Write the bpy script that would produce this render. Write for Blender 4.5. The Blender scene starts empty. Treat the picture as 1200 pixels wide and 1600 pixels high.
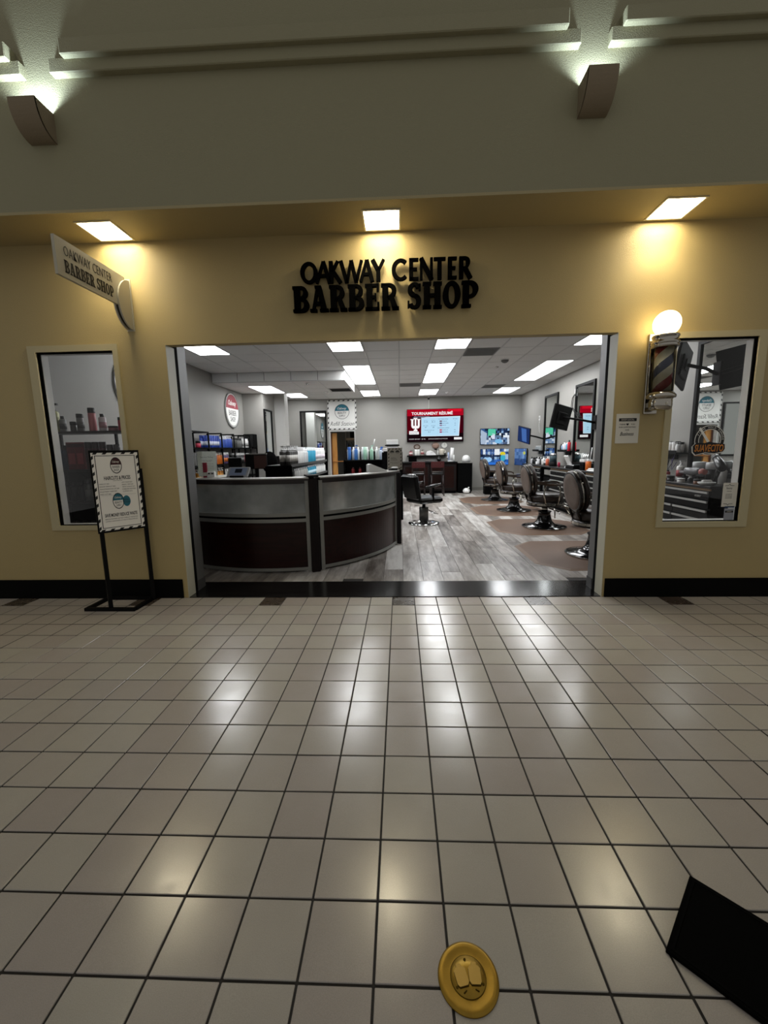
import bpy, math, random
from mathutils import Vector, Matrix, Euler
S = bpy.context.scene
COL = S.collection
RND = random.Random(7)
PI = math.pi
sin, cos = math.sin, math.cos

# ------------------------------------------------------------ camera, world, exposure
F_PX, YAW, PITCH, ROLL = 640.787, -0.0411193, -0.153008, -0.0174092
CAM = Vector((0.0, -3.7157, 1.38994))
def cam_axes():
    cy, sy, cp, sp, cr, sr = cos(YAW), sin(YAW), cos(PITCH), sin(PITCH), cos(ROLL), sin(ROLL)
    f = Vector((sy*cp, cy*cp, sp)); r = Vector((cy, -sy, 0)); u = r.cross(f)
    return cr*r + sr*u, -sr*r + cr*u, f
cd = bpy.data.cameras.new('camera')
cd.sensor_fit = 'HORIZONTAL'; cd.sensor_width = 36.0; cd.lens = F_PX/1200*36.0
cd.clip_start = 0.02; cd.clip_end = 100
cam = bpy.data.objects.new('camera', cd); COL.objects.link(cam)
ar, au, af = cam_axes()
cam.matrix_world = Matrix(((ar.x, au.x, -af.x, CAM.x), (ar.y, au.y, -af.y, CAM.y), (ar.z, au.z, -af.z, CAM.z), (0, 0, 0, 1)))
S.camera = cam
W = bpy.data.worlds.new('world'); S.world = W; W.use_nodes = True
W.node_tree.nodes['Background'].inputs[0].default_value = (1.0, 0.98, 0.94, 1)
W.node_tree.nodes['Background'].inputs[1].default_value = 0.29
S.view_settings.view_transform = 'Standard'; S.view_settings.look = 'None'
S.view_settings.gamma = 1.0; S.view_settings.use_curve_mapping = False
S.view_settings.exposure = 0.0
PANEL_E = 17.0        # shop ceiling panels
DOWN_E = 34.0         # soffit lamp lenses
GLOBE_E = 9.0
SCONCE_W = 26.0
S.cycles.use_denoising = True
S.cycles.max_bounces = 8; S.cycles.glossy_bounces = 5; S.cycles.transparent_max_bounces = 12
S.cycles.sample_clamp_indirect = 6.0
S.cycles.caustics_reflective = False; S.cycles.caustics_refractive = False

# ------------------------------------------------------------ materials
def lin(c):
    if isinstance(c, str):
        c = [int(c[i:i+2], 16)/255 for i in (0, 2, 4)]
    return tuple(v/12.92 if v <= .04045 else ((v+.055)/1.055)**2.4 for v in c) + (1.0,)
MATS = {}
def mat(name, col='808080', rough=.5, metal=0., spec=.5, emit=None, e=0., coat=0., bump=0., bscale=60., var=0., vscale=4.):
    if name in MATS: return MATS[name]
    m = bpy.data.materials.new(name); m.use_nodes = True; MATS[name] = m
    nt = m.node_tree; p = nt.nodes['Principled BSDF']
    p.inputs['Base Color'].default_value = lin(col); p.inputs['Roughness'].default_value = rough
    p.inputs['Metallic'].default_value = metal; p.inputs['Specular IOR Level'].default_value = spec
    p.inputs['Coat Weight'].default_value = coat
    if emit is not None:
        p.inputs['Emission Color'].default_value = lin(emit); p.inputs['Emission Strength'].default_value = e
    if bump or var:
        tc = nt.nodes.new('ShaderNodeTexCoord')
    if bump:
        n = nt.nodes.new('ShaderNodeTexNoise'); n.inputs['Scale'].default_value = bscale; n.inputs['Detail'].default_value = 3
        b = nt.nodes.new('ShaderNodeBump'); b.inputs['Strength'].default_value = bump; b.inputs['Distance'].default_value = .01
        nt.links.new(tc.outputs['Object'], n.inputs['Vector']); nt.links.new(n.outputs['Fac'], b.inputs['Height'])
        nt.links.new(b.outputs['Normal'], p.inputs['Normal'])
    if var:
        n = nt.nodes.new('ShaderNodeTexNoise'); n.inputs['Scale'].default_value = vscale; n.inputs['Detail'].default_value = 4
        nt.links.new(tc.outputs['Object'], n.inputs['Vector'])
        mr = nt.nodes.new('ShaderNodeMapRange'); mr.inputs['From Min'].default_value = .3; mr.inputs['From Max'].default_value = .7
        mr.inputs['To Min'].default_value = 1-var; mr.inputs['To Max'].default_value = 1+var
        h = nt.nodes.new('ShaderNodeHueSaturation'); h.inputs['Color'].default_value = lin(col)
        nt.links.new(n.outputs['Fac'], mr.inputs['Value']); nt.links.new(mr.outputs['Result'], h.inputs['Value'])
        nt.links.new(h.outputs['Color'], p.inputs['Base Color'])
    return m
def emis(name, col, e=1.0):
    if name in MATS: return MATS[name]
    m = bpy.data.materials.new(name); m.use_nodes = True; MATS[name] = m
    nt = m.node_tree; nt.nodes.clear()
    o = nt.nodes.new('ShaderNodeOutputMaterial'); n = nt.nodes.new('ShaderNodeEmission')
    n.inputs[0].default_value = lin(col); n.inputs[1].default_value = e; nt.links.new(n.outputs[0], o.inputs[0])
    return m
def glassmat(name, tint='ffffff', rough=0.0, refl=1.0):
    m = bpy.data.materials.new(name); m.use_nodes = True; MATS[name] = m
    nt = m.node_tree; nt.nodes.clear()
    o = nt.nodes.new('ShaderNodeOutputMaterial'); mx = nt.nodes.new('ShaderNodeMixShader')
    t = nt.nodes.new('ShaderNodeBsdfTransparent'); g = nt.nodes.new('ShaderNodeBsdfGlossy'); f = nt.nodes.new('ShaderNodeFresnel')
    t.inputs[0].default_value = lin(tint); g.inputs['Roughness'].default_value = rough; f.inputs[0].default_value = 1.45
    mu = nt.nodes.new('ShaderNodeMath'); mu.operation = 'MULTIPLY'; mu.inputs[1].default_value = refl
    nt.links.new(f.outputs[0], mu.inputs[0]); nt.links.new(mu.outputs[0], mx.inputs[0])
    nt.links.new(t.outputs[0], mx.inputs[1]); nt.links.new(g.outputs[0], mx.inputs[2]); nt.links.new(mx.outputs[0], o.inputs[0])
    return m
def tile_mat(name, col, var=.1, r0=.2, r1=.36):
    m = mat(name, col, .3); nt = m.node_tree; p = nt.nodes['Principled BSDF']; L = nt.links.new
    oi = nt.nodes.new('ShaderNodeObjectInfo'); geo = nt.nodes.new('ShaderNodeNewGeometry')
    n = nt.nodes.new('ShaderNodeTexNoise'); n.inputs['Scale'].default_value = 9; n.inputs['Detail'].default_value = 6; n.inputs['Roughness'].default_value = .7
    n2 = nt.nodes.new('ShaderNodeTexNoise'); n2.inputs['Scale'].default_value = 420; n2.inputs['Detail'].default_value = 1
    L(geo.outputs['Position'], n.inputs['Vector']); L(geo.outputs['Position'], n2.inputs['Vector'])
    a = nt.nodes.new('ShaderNodeMath'); a.operation = 'MULTIPLY_ADD'; a.inputs[1].default_value = var; a.inputs[2].default_value = 1-var*1.1
    L(oi.outputs['Random'], a.inputs[0])
    b = nt.nodes.new('ShaderNodeMath'); b.operation = 'MULTIPLY_ADD'; b.inputs[1].default_value = .10
    L(n.outputs['Fac'], b.inputs[0]); L(a.outputs[0], b.inputs[2])
    c = nt.nodes.new('ShaderNodeMath'); c.operation = 'MULTIPLY_ADD'; c.inputs[1].default_value = .3; L(n2.outputs['Fac'], c.inputs[0])
    L(b.outputs[0], c.inputs[2])
    sb = nt.nodes.new('ShaderNodeMath'); sb.operation = 'SUBTRACT'; sb.inputs[1].default_value = .19; L(c.outputs[0], sb.inputs[0])
    h = nt.nodes.new('ShaderNodeHueSaturation'); h.inputs['Color'].default_value = lin(col); L(sb.outputs[0], h.inputs['Value'])
    hs = nt.nodes.new('ShaderNodeMapRange'); hs.inputs['To Min'].default_value = .475; hs.inputs['To Max'].default_value = .515
    L(oi.outputs['Random'], hs.inputs['Value']); L(hs.outputs[0], h.inputs['Hue'])
    L(h.outputs['Color'], p.inputs['Base Color'])
    r = nt.nodes.new('ShaderNodeMapRange'); r.inputs['From Min'].default_value = .3; r.inputs['From Max'].default_value = .7
    r.inputs['To Min'].default_value = r0; r.inputs['To Max'].default_value = r1
    L(n.outputs['Fac'], r.inputs['Value']); L(r.outputs[0], p.inputs['Roughness'])
    return m
def plank_mat(name, c0, c1, c2, rough=.32, along='Y', stretch=14):
    m = mat(name, c1, rough); nt = m.node_tree; p = nt.nodes['Principled BSDF']; L = nt.links.new
    oi = nt.nodes.new('ShaderNodeObjectInfo'); geo = nt.nodes.new('ShaderNodeTexCoord')
    ad = nt.nodes.new('ShaderNodeVectorMath'); ad.operation = 'ADD'
    ml = nt.nodes.new('ShaderNodeMath'); ml.operation = 'MULTIPLY'; ml.inputs[1].default_value = 37.0
    L(oi.outputs['Random'], ml.inputs[0]); L(geo.outputs['Object'], ad.inputs[0]); L(ml.outputs[0], ad.inputs[1])
    mp = nt.nodes.new('ShaderNodeMapping'); s = [stretch]*3; s['XYZ'.index(along)] = 1.1; mp.inputs['Scale'].default_value = s
    L(ad.outputs[0], mp.inputs['Vector'])
    n = nt.nodes.new('ShaderNodeTexNoise'); n.inputs['Scale'].default_value = 1.6; n.inputs['Detail'].default_value = 7; n.inputs['Roughness'].default_value = .65
    L(mp.outputs[0], n.inputs['Vector'])
    a = nt.nodes.new('ShaderNodeMath'); a.operation = 'MULTIPLY_ADD'; a.inputs[1].default_value = .36; L(oi.outputs['Random'], a.inputs[0]); L(n.outputs['Fac'], a.inputs[2])
    cr = nt.nodes.new('ShaderNodeValToRGB'); e = cr.color_ramp.elements
    e[0].position = .40; e[0].color = lin(c0); e[1].position = .92; e[1].color = lin(c2); x = e.new(.64); x.color = lin(c1)
    L(a.outputs[0], cr.inputs[0]); L(cr.outputs[0], p.inputs['Base Color'])
    return m
TAN = mat('tan_wall_paint', 'b09d6c', .55, bump=.25, bscale=160)
OLIVE = mat('cool_lit_wall_paint', '928d70', .7, bump=.3, bscale=150)  # taken as the tan paint; cooler light up here is put into the colour
TRIMC = mat('cream_trim_paint', 'b8ad88', .45)
JAMB = mat('jamb_paint', 'b9b7a6', .5, bump=.1, bscale=120)
SCONC = mat('sconce_plaster', '84765f', .8, bump=.3, bscale=90)
BASEB = mat('black_baseboard', '030302', .7, spec=.1)
GROUT = mat('dark_grout', '1d1913', .8)
TILE = tile_mat('greige_floor_tile', 'a7a198', .11, .18, .27); TILE.node_tree.nodes['Principled BSDF'].inputs['Specular IOR Level'].default_value = .7
TILED = tile_mat('dark_floor_tile', '4a4238')
PLANK = plank_mat('grey_wood_plank', '4a4038', '98918a', 'd2cfca', .3, 'Y', 7)
SEAM = mat('plank_seam', '26221f', .7)
THRESH = plank_mat('black_threshold', '040404', '0b0a0a', '1c1b1b', .16, 'X', 9)
GREYW = mat('grey_wall_paint', '8f8d88', .6, bump=.12, bscale=130, var=.03, vscale=2)
CTILE = mat('ceiling_tile_white', 'e2e2e0', .85, bump=.3, bscale=250, var=.06, vscale=90)
TBAR = mat('ceiling_t_bar', 'c2c2c0', .5)
CBACK = mat('ceiling_gap', '2a2a2a', .9)
PANEL = emis('lit_panel', 'fbfdff', PANEL_E)
DOWNL = emis('lit_lens', 'fff0cc', DOWN_E)
GLOBEL = emis('lit_globe', 'ffe3a6', GLOBE_E)
BLK = mat('black_metal', '030303', .55, spec=.15)
BLKG = mat('black_gloss', '040404', .15)
BLKM = mat('black_matte', '030303', .85, spec=.08)
BLKL = mat('black_leather', '050505', .28, bump=.1, bscale=200)
WHITE = mat('white_plastic', 'e6e6e4', .4)
PAPER = mat('white_paper', 'd6d3c8', .7)
CREAM = mat('cream_sign_board', 'b4af9c', .55)
ALU = mat('satin_aluminium', '8c8d8a', .35, .85)
CHROME = mat('chrome', 'd8d8d8', .08, 1.)
CHR2 = mat('dark_chrome', 'b3aea4', .14, 1.)
GREYM = mat('grey_metal_jamb', '6d6d6d', .45, .3)
INK = mat('black_ink', '0a0a0a', .6)
INKG = mat('grey_ink', '3c3a36', .7)
CHERRY = plank_mat('cherry_wood', '0c0302', '180603', '260b06', .3, 'X', 16)
CHERRYD = plank_mat('dark_cherry_wood', '060202', '0b0302', '140605', .55, 'Z', 16)
REDWOOD = mat('red_stained_wood', '3c0809', .35)
ORWOOD = plank_mat('honey_wood', '7a4a1c', 'a86c2c', 'c08a44', .45, 'Z', 14)
TANW = mat('tan_shelf_wood', '7d6c55', .6)
LEATH = mat('brown_leather', '2b201a', .3, bump=.25, bscale=90, var=.2, vscale=12)
LEATHB = mat('taupe_back_pad', '5f5148', .6, bump=.2, bscale=120, var=.15, vscale=10)
RIMW = mat('dark_rim_wood', '1b1512', .25)
MATB = mat('brown_rubber_mat', '664e3c', .6, bump=.2, bscale=300, var=.06, vscale=3)
BRASS = mat('brass', '9c7c2e', .38, .8, bump=.05, bscale=40, var=.12, vscale=30)
BRASSD = mat('dark_brass', '4a3a12', .5, 1.)
MIRROR = mat('mirror_glass', 'e4e8e6', .015, 1.)
TEAL = mat('teal_print', '1d6a7c', .6)
MAROON = mat('maroon_print', '8e3a44', .6)
MAROOND = mat('dark_maroon_print', '3d0d12', .6)
SIGNW = mat('white_sign_board', 'e2e2de', .55)
VENT = mat('vent_grey', '6f6f6d', .6)
VENTD = mat('vent_dark', '2b2b2a', .7)
GLASS = glassmat('window_glass', refl=.45)
ACRYL = glassmat('clear_acrylic', 'eef2f2', refl=.6)
POLEG = glassmat('pole_glass', 'f4f4f0', .0, 1.0)
SCRB = emis('screen_black', '08050a', 1)
# frosted desk panel
for m_ in (CHERRY, CHERRYD): m_.node_tree.nodes['Principled BSDF'].inputs['Specular IOR Level'].default_value = .25
FROST = mat('frosted_acrylic', 'd2d6d4', .25, var=.3, vscale=3); FROST.node_tree.nodes['Principled BSDF'].inputs['Transmission Weight'].default_value = .6; FROST.node_tree.nodes['Principled BSDF'].inputs['IOR'].default_value = 1.2

# ------------------------------------------------------------ mesh builder
class MB:
    def __init__(s): s.v = []; s.f = []; s.sm = []
    def add(s, vs, fs, smooth=False):
        o = len(s.v); s.v += [tuple(v) for v in vs]; s.f += [tuple(i+o for i in f) for f in fs]; s.sm += [smooth]*len(fs); return s
    def bx(s, x0, x1, y0, y1, z0, z1):
        return s.add([(x0,y0,z0),(x1,y0,z0),(x1,y1,z0),(x0,y1,z0),(x0,y0,z1),(x1,y0,z1),(x1,y1,z1),(x0,y1,z1)],
              [(0,3,2,1),(4,5,6,7),(0,1,5,4),(1,2,6,5),(2,3,7,6),(3,0,4,7)])
    def bev(s, x0, x1, y0, y1, z0, z1, b):            # box with a chamfer all round
        vs = []; 
        for (zz, i) in ((z0, b), (z0+b, 0), (z1-b, 0), (z1, b)):
            for (x, y) in ((x0+b, y0), (x1-b, y0), (x1, y0+b), (x1, y1-b), (x1-b, y1), (x0+b, y1), (x0, y1-b), (x0, y0+b)):
                cx, cy = (x0+x1)/2, (y0+y1)/2
                vs.append((x + (i if x < cx else -i), y + (i if y < cy else -i), zz))
        fs = [tuple(range(7, -1, -1)), tuple(range(24, 32))]
        for k in range(3):
            for i in range(8): fs.append((k*8+i, k*8+(i+1) % 8, k*8+8+(i+1) % 8, k*8+8+i))
        return s.add(vs, fs)
    def lathe(s, prof, n=24, c=(0,0,0), sx=1., sy=1., M=None, smooth=True):   # prof: (r, z) bottom to top
        vs = []
        for r, z in prof:
            for i in range(n):
                a = 2*PI*i/n; p = Vector((r*cos(a)*sx, r*sin(a)*sy, z))
                if M: p = M @ p
                vs.append((p.x+c[0], p.y+c[1], p.z+c[2]))
        fs = []
        for k in range(len(prof)-1):
            for i in range(n): fs.append((k*n+i, k*n+(i+1) % n, (k+1)*n+(i+1) % n, (k+1)*n+i))
        s.add(vs, fs, smooth)
        o = len(s.v)-len(vs)
        s.f += [tuple(o+i for i in range(n-1, -1, -1)), tuple(o+(len(prof)-1)*n+i for i in range(n))]; s.sm += [False, False]
        return s
    def tube(s, pts, r, n=8, smooth=True):
        pts = [Vector(p) for p in pts]; rr = r if isinstance(r, (list, tuple)) else [r]*len(pts)
        vs = []; up = None
        for i, p in enumerate(pts):
            d = (pts[min(i+1, len(pts)-1)] - pts[max(i-1, 0)]).normalized()
            if up is None: up = Vector((0, 0, 1)) if abs(d.z) < .9 else Vector((1, 0, 0))
            sd = d.cross(up).normalized(); up = sd.cross(d).normalized()
            for k in range(n):
                a = 2*PI*k/n; vs.append(p + rr[i]*(cos(a)*sd + sin(a)*up))
        fs = [tuple(range(n)), tuple((len(pts)-1)*n+k for k in range(n-1, -1, -1))]
        for i in range(len(pts)-1):
            for k in range(n): fs.append((i*n+(k+1) % n, i*n+k, (i+1)*n+k, (i+1)*n+(k+1) % n))
        return s.add(vs, fs, smooth)
    def prism(s, poly, z0, z1, M=None):               # poly in xy, extruded in z
        n = len(poly)
        vs = [Vector((x, y, z0)) for x, y in poly] + [Vector((x, y, z1)) for x, y in poly]
        if M: vs = [M @ v for v in vs]
        return s.add(vs, [tuple(range(n-1, -1, -1)), tuple(range(n, 2*n))] + [(i, (i+1) % n, n+(i+1) % n, n+i) for i in range(n)])
    def ring(s, ro, ri, z0, z1, n=40, sx=1., sy=1.):
        vs = []
        for (r, z) in ((ro, z0), (ro, z1), (ri, z1), (ri, z0)):
            vs += [(r*cos(2*PI*i/n)*sx, r*sin(2*PI*i/n)*sy, z) for i in range(n)]
        fs = []
        for k in range(4):
            for i in range(n): fs.append((k*n+i, k*n+(i+1) % n, ((k+1) % 4)*n+(i+1) % n, ((k+1) % 4)*n+i))
        return s.add(vs, fs)
    def frame(s, x0, x1, y0, y1, w, z0, z1):          # picture frame in xy
        s.bx(x0, x0+w, y0, y1, z0, z1); s.bx(x1-w, x1, y0, y1, z0, z1)
        s.bx(x0+w, x1-w, y0, y0+w, z0, z1); return s.bx(x0+w, x1-w, y1-w, y1, z0, z1)
    def arc(s, c, r0, r1, a0, a1, z0, z1, n=24):      # curved wall piece
        vs = []
        for i in range(n+1):
            a = a0+(a1-a0)*i/n
            for r, z in ((r0, z0), (r1, z0), (r1, z1), (r0, z1)): vs.append((c[0]+r*cos(a), c[1]+r*sin(a), z))
        fs = [(0, 1, 2, 3), tuple(n*4+i for i in (3, 2, 1, 0))]
        for i in range(n):
            for k in range(4): fs.append((i*4+k, i*4+4+k, i*4+4+(k+1) % 4, i*4+(k+1) % 4))
        return s.add(vs, fs)
    def sphere(s, c, r, n=20, m=12, sx=1., sy=1., sz=1.):
        pr = [(max(r*sin(PI*k/m), .0004), -r*cos(PI*k/m)*sz) for k in range(m+1)]
        return s.lathe(pr, n, c, sx, sy)
    def mesh(s, name):
        me = bpy.data.meshes.new(name); me.from_pydata(s.v, [], s.f)
        me.polygons.foreach_set('use_smooth', s.sm); me.update(); return me
    def build(s, name, m, parent=None, loc=(0,0,0), rot=(0,0,0)):
        return obj(name, s.mesh(name), m, parent, loc, rot)
def obj(name, me, m=None, parent=None, loc=(0,0,0), rot=(0,0,0)):
    if m and not me.materials: me.materials.append(m)
    o = bpy.data.objects.new(name, me); COL.objects.link(o)
    o.location = loc; o.rotation_euler = rot
    if parent: o.parent = parent
    return o
def tag(o, label, cat, group=None):
    o['label'] = label; o['category'] = cat
    if group: o['group'] = group
    return o
def struct(o): o['kind'] = 'structure'; return o
def thing(name, label, cat, loc=(0,0,0), rot=(0,0,0), group=None):
    o = bpy.data.objects.new(name, None); COL.objects.link(o); o.location = loc; o.rotation_euler = rot
    o.empty_display_size = .05
    return tag(o, label, cat, group)
def kids(o): return [c for c in COL.objects if c.parent == o]
KIDS = {}
def dup(root, loc, rotz=None, label=None, group=None):
    r = root.copy(); COL.objects.link(r); r.location = loc
    if rotz is not None: r.rotation_euler = (0, 0, rotz)
    if label: r['label'] = label
    if group: r['group'] = group
    if root.name not in KIDS: KIDS[root.name] = [(c, list(c.children)) for c in root.children]
    for ch, gs in KIDS[root.name]:
        c = ch.copy(); COL.objects.link(c); c.parent = r
        for g in gs: d = g.copy(); COL.objects.link(d); d.parent = c
    return r
# lettering: text mesh fitted to a w x h box, local xy, facing +z
def text_vf(s, w, h, depth=.001, shear=0., bold=0., res=2):
    cu = bpy.data.curves.new('t', 'FONT'); cu.body = s; cu.size = 1; cu.extrude = .5; cu.shear = shear; cu.offset = bold; cu.resolution_u = res
    o = bpy.data.objects.new('t', cu); COL.objects.link(o)
    me = bpy.data.meshes.new_from_object(o.evaluated_get(bpy.context.evaluated_depsgraph_get()))
    vs = [v.co.copy() for v in me.vertices]; fs = [tuple(p.vertices) for p in me.polygons]
    bpy.data.objects.remove(o); bpy.data.curves.remove(cu); bpy.data.meshes.remove(me)
    x0 = min(v.x for v in vs); x1 = max(v.x for v in vs); y0 = min(v.y for v in vs); y1 = max(v.y for v in vs)
    if h is None: h = w*(y1-y0)/(x1-x0)
    if w is None: w = h*(x1-x0)/(y1-y0)
    return [((v.x-x0)/(x1-x0)*w-w/2, (v.y-y0)/(y1-y0)*h-h/2, (v.z+.5)*depth) for v in vs], fs
def text(lines, m, parent, name='lettering', depth=.0012, z=.001, loc=(0,0,0), rot=(0,0,0)):
    b = MB()                                   # lines: (string, cx, cy, w, h[, shear[, bold]])
    for L in lines:
        vs, fs = text_vf(L[0], L[3], L[4], depth, L[5] if len(L) > 5 else 0, L[6] if len(L) > 6 else 0)
        b.add([(x+L[1], y+L[2], q+z) for x, y, q in vs], fs)
    return b.build(name, m, parent, loc, rot)
R90 = PI/2
FRONT, LEFTW, RIGHTW = (R90, 0, 0), (R90, 0, R90), (R90, 0, -R90)     # boards facing -y, +x, -x

# ------------------------------------------------------------ mall shell
ZS, YU = 3.168, -.445                         # soffit height, upper wall face
OX0, OX1, OZ = -2.056, 1.853, 2.325           # shop opening
def wall_with_windows():
    b = MB(); t0, t1 = 0., .08
    b.bx(-8, -3.235, t0, t1, 0, ZS)
    b.bx(-3.235, -2.53, t0, t1, 0, .72); b.bx(-3.235, -2.53, t0, t1, 2.29, ZS)
    b.bx(-2.53, OX0, t0, t1, 0, ZS)
    b.bx(OX0, OX1, t0, .08, OZ, ZS)
    b.bx(OX1, 2.335, t0, t1, 0, ZS)
    b.bx(2.335, 2.995, t0, t1, 0, .70); b.bx(2.335, 2.995, t0, t1, 2.262, ZS)
    b.bx(2.995, 8, t0, t1, 0, ZS)
    struct(b.build('wall_front', TAN))
wall_with_windows()
b = MB(); b.bx(-8, 8, YU, YU+.1, ZS+.02, 9); struct(b.build('wall_upper', OLIVE))
struct(MB().bx(-8, 8, YU+.1, .3, ZS+.1, ZS+.2).build('ceiling_soffit_cavity', mat('cavity', '3a3426', .9)))
# soffit with three square holes
LX = (-2.36, -.123, 2.12); LY0, LY1, LH = -.33, -.03, .149
b = MB(); b.bx(-8, 8, YU, LY0, ZS, ZS+.02); b.bx(-8, 8, LY1, 0, ZS, ZS+.02)
xs = [-8]
for x in LX: xs += [x-LH, x+LH]
xs.append(8)
for i in range(0, len(xs), 2): b.bx(xs[i], xs[i+1], LY0, LY1, ZS, ZS+.02)
struct(b.build('ceiling_soffit', mat('soffit_paint', 'a89a72', .6, bump=.2, bscale=150)))
# baseboards
struct(MB().bx(-8, -2.1, -.014, 0, 0, .185).build('baseboard_left', BASEB))
struct(MB().bx(1.872, 8, -.014, 0, 0, .175).build('baseboard_right', BASEB))
# jambs of the opening
def jamb(x, s, nm, y2):
    j = MB().bx(min(x, x+s*.25), max(x, x+s*.25), .0805, .19, 0, OZ+.17).build(nm, BLKM); struct(j)
    MB().bx(min(x-s*.004, x), max(x-s*.004, x), .001, .135, .0, OZ).build('jamb_face', JAMB, j)
    MB().bx(min(x-s*.001, x), max(x-s*.001, x), .135, .19, .0, OZ).build('track_groove', BLKM, j)
    MB().bx(min(x-s*.002, x+s*.25), max(x-s*.002, x+s*.25), .19, y2, 0, OZ+.17).build('metal_column', GREYM, j)
    MB().bx(min(x-s*.008, x+s*.25), max(x-s*.008, x+s*.25), .196, y2+.004, 0, .11).build('column_base', mat('grey_base', '454545', .5), j)
jamb(OX0, -1, 'trim_1', .335); jamb(OX1, 1, 'trim_2', .30)
struct(MB().bx(OX0-.25, OX1+.25, .21, .46, OZ+.16, 3.1).build('wall_head', GREYW))
# stepped bands on the upper wall
def band(nm, x0, x1, z0, z1, d):
    m = MB().bev(x0, x1, YU-d, YU+.02, z0, z1, .006).build(nm, OLIVE); struct(m)
band('trim_3', -2.43, 1.237, 4.035, 4.125, .05); band('trim_4', -2.315, 1.14, 4.113, 4.212, .09)
band('trim_5', 1.43, 7, 4.035, 4.125, .05); band('trim_6', 1.50, 7, 4.113, 4.205, .09)
band('trim_7', -7, -2.64, 4.035, 4.125, .05); band('trim_8', -7, -2.70, 4.113, 4.212, .09)
# quarter-round wall sconces, open at the top, with a lamp inside
def sconce(x, label):
    t = thing('wall_sconce', label, 'wall lamp', (x, YU, 3.62), group=None)
    w, H, D = .096, .195, .165; n = 12
    pr = [(-D*sin(i/n*PI/2)**.9, H*(1-cos(i/n*PI/2))) for i in range(n+1)]
    b = MB()
    th = .012
    vs = []; 
    for y, z in pr:
        q = min(0, y+th)
        vs += [(-w, y-.001, z), (w, y-.001, z), (w, q-.0005, z+th*.3), (-w, q-.0005, z+th*.3)]
    fs = []
    for i in range(n):
        for k in range(4): fs.append((i*4+k, i*4+(k+1) % 4, i*4+4+(k+1) % 4, i*4+4+k))
    fs += [(3, 2, 1, 0), (n*4, n*4+1, n*4+2, n*4+3)]
    b.add(vs, fs); b.build('shade', SCONC, t)
    for sgn in (-1, 1):
        poly = [(y, z) for y, z in pr] + [(0, H), (0, 0)]
        M = Matrix(((0, 0, 1, sgn*(w-.005)), (1, 0, 0, 0), (0, 1, 0, 0), (0, 0, 0, 1)))
        MB().prism(poly, -.005, .005, M).build('side_panel', SCONC, t)
    MB().tube([(-.05, -.045, .1), (.05, -.045, .1)], .012, 10).build('lamp_tube', emis('sconce_tube', 'e6f0ff', 10), t)
    l = bpy.data.lights.new('sconce_light', 'SPOT'); l.energy = SCONCE_W*(1.7 if x < 0 else 1.0); l.color = (.68, .84, 1.0); l.spot_size = math.radians(130); l.spot_blend = .8; l.shadow_soft_size = .04
    lo = bpy.data.objects.new('sconce_light', l); COL.objects.link(lo); lo.parent = t; lo.location = (0, -.075, .14); lo.rotation_euler = (PI-.10, 0, 0)
    return t
sconce(-2.565, 'plaster quarter-round wall sconce above the projecting blade sign')
sconce(1.345, 'plaster quarter-round wall sconce high up to the right of centre')
# soffit lamps
LN = ('square recessed lamp over the projecting blade sign', 'square recessed lamp over the black wall lettering', 'square recessed lamp over the barber pole')
for x, lb in zip(LX, LN):
    t = thing('recessed_lamp', lb, 'ceiling lamp', (x, (LY0+LY1)/2, ZS))
    h = LH; b = MB(); b.frame(-h, h, -.15, .15, .014, -.006, .0); b.build('trim_ring', mat('lamp_trim', 'cfc7ae', .4), t)
    b = MB(); b.bx(-h, -h+.004, -.149, .149, .0, .075); b.bx(h-.004, h, -.149, .149, 0, .075); b.bx(-h, h, -.149, -.145, 0, .075); b.bx(-h, h, .145, .149, 0, .075)
    b.build('housing', mat('lamp_housing', 'c8c2b0', .5), t)
    MB().bx(-h+.004, h-.004, -.145, .145, .022, .027).build('lens', DOWNL, t)
    MB().tube([(-.06, 0, .012), (.06, 0, .012)], .009, 10).build('bulb', emis('warm_bulb', 'fff2d0', 30), t)
    l = bpy.data.lights.new('lamp_light', 'SPOT'); l.energy = 26; l.color = (1., .87, .60); l.spot_size = math.radians(112); l.spot_blend = .8; l.shadow_soft_size = .06
    lo = bpy.data.objects.new('lamp_light', l); COL.objects.link(lo); lo.parent = t; lo.location = (0, 0, .01)

# mall floor: tiles in a dark grout bed
TS, X0T = .2032, -.085
fl = struct(MB().bx(-8, 8, -8, .0, -.05, -.004).build('floor', GROUT))
g = .0035
tm = MB().bev(-TS/2+g, TS/2-g, -TS/2+g, TS/2-g, -.012, 0, .0015).mesh('floor_tile'); tm.materials.append(TILE)
tmd = tm.copy(); tmd.materials.clear(); tmd.materials.append(TILED)
cells = []
for k in range(-40, 40):
    for r in range(-22, 14):
        x, y = X0T+(k+.5)*TS, (r-14+.5)*TS
        dd = Vector((x, y, 0))-CAM; zc = dd.dot(af)
        if zc < .3: vis = False
        else: vis = abs(dd.dot(ar)/zc)*F_PX < 640 and abs(dd.dot(au)/zc)*F_PX < 850
        cells.append((not vis, dd.length, x, y, k, r))
for r_ in range(1):                            # cut row against the wall
    pass
cells.sort(); rest = MB()
for i, (nv, d, x, y, k, r) in enumerate(cells):
    dark = (r == 13 and k % 6 == 0)
    if (i < 296 and not nv) or dark:
        o = obj('floor_tile', tmd if dark else tm, None, fl, (x, y, RND.uniform(-.0005, .0005)), (RND.uniform(-.006, .006), RND.uniform(-.006, .006), 0))
    elif abs(x) < 6 and y > -7:
        h = TS/2-g; tz = RND.uniform(-.0005, .0005); rest.add([(x-h, y-h, tz), (x+h, y-h, tz), (x+h, y+h, tz), (x-h, y+h, tz)], [(0, 1, 2, 3)])
rs = rest.build('tile_field', TILE, fl); rs['kind'] = 'stuff'
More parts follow.
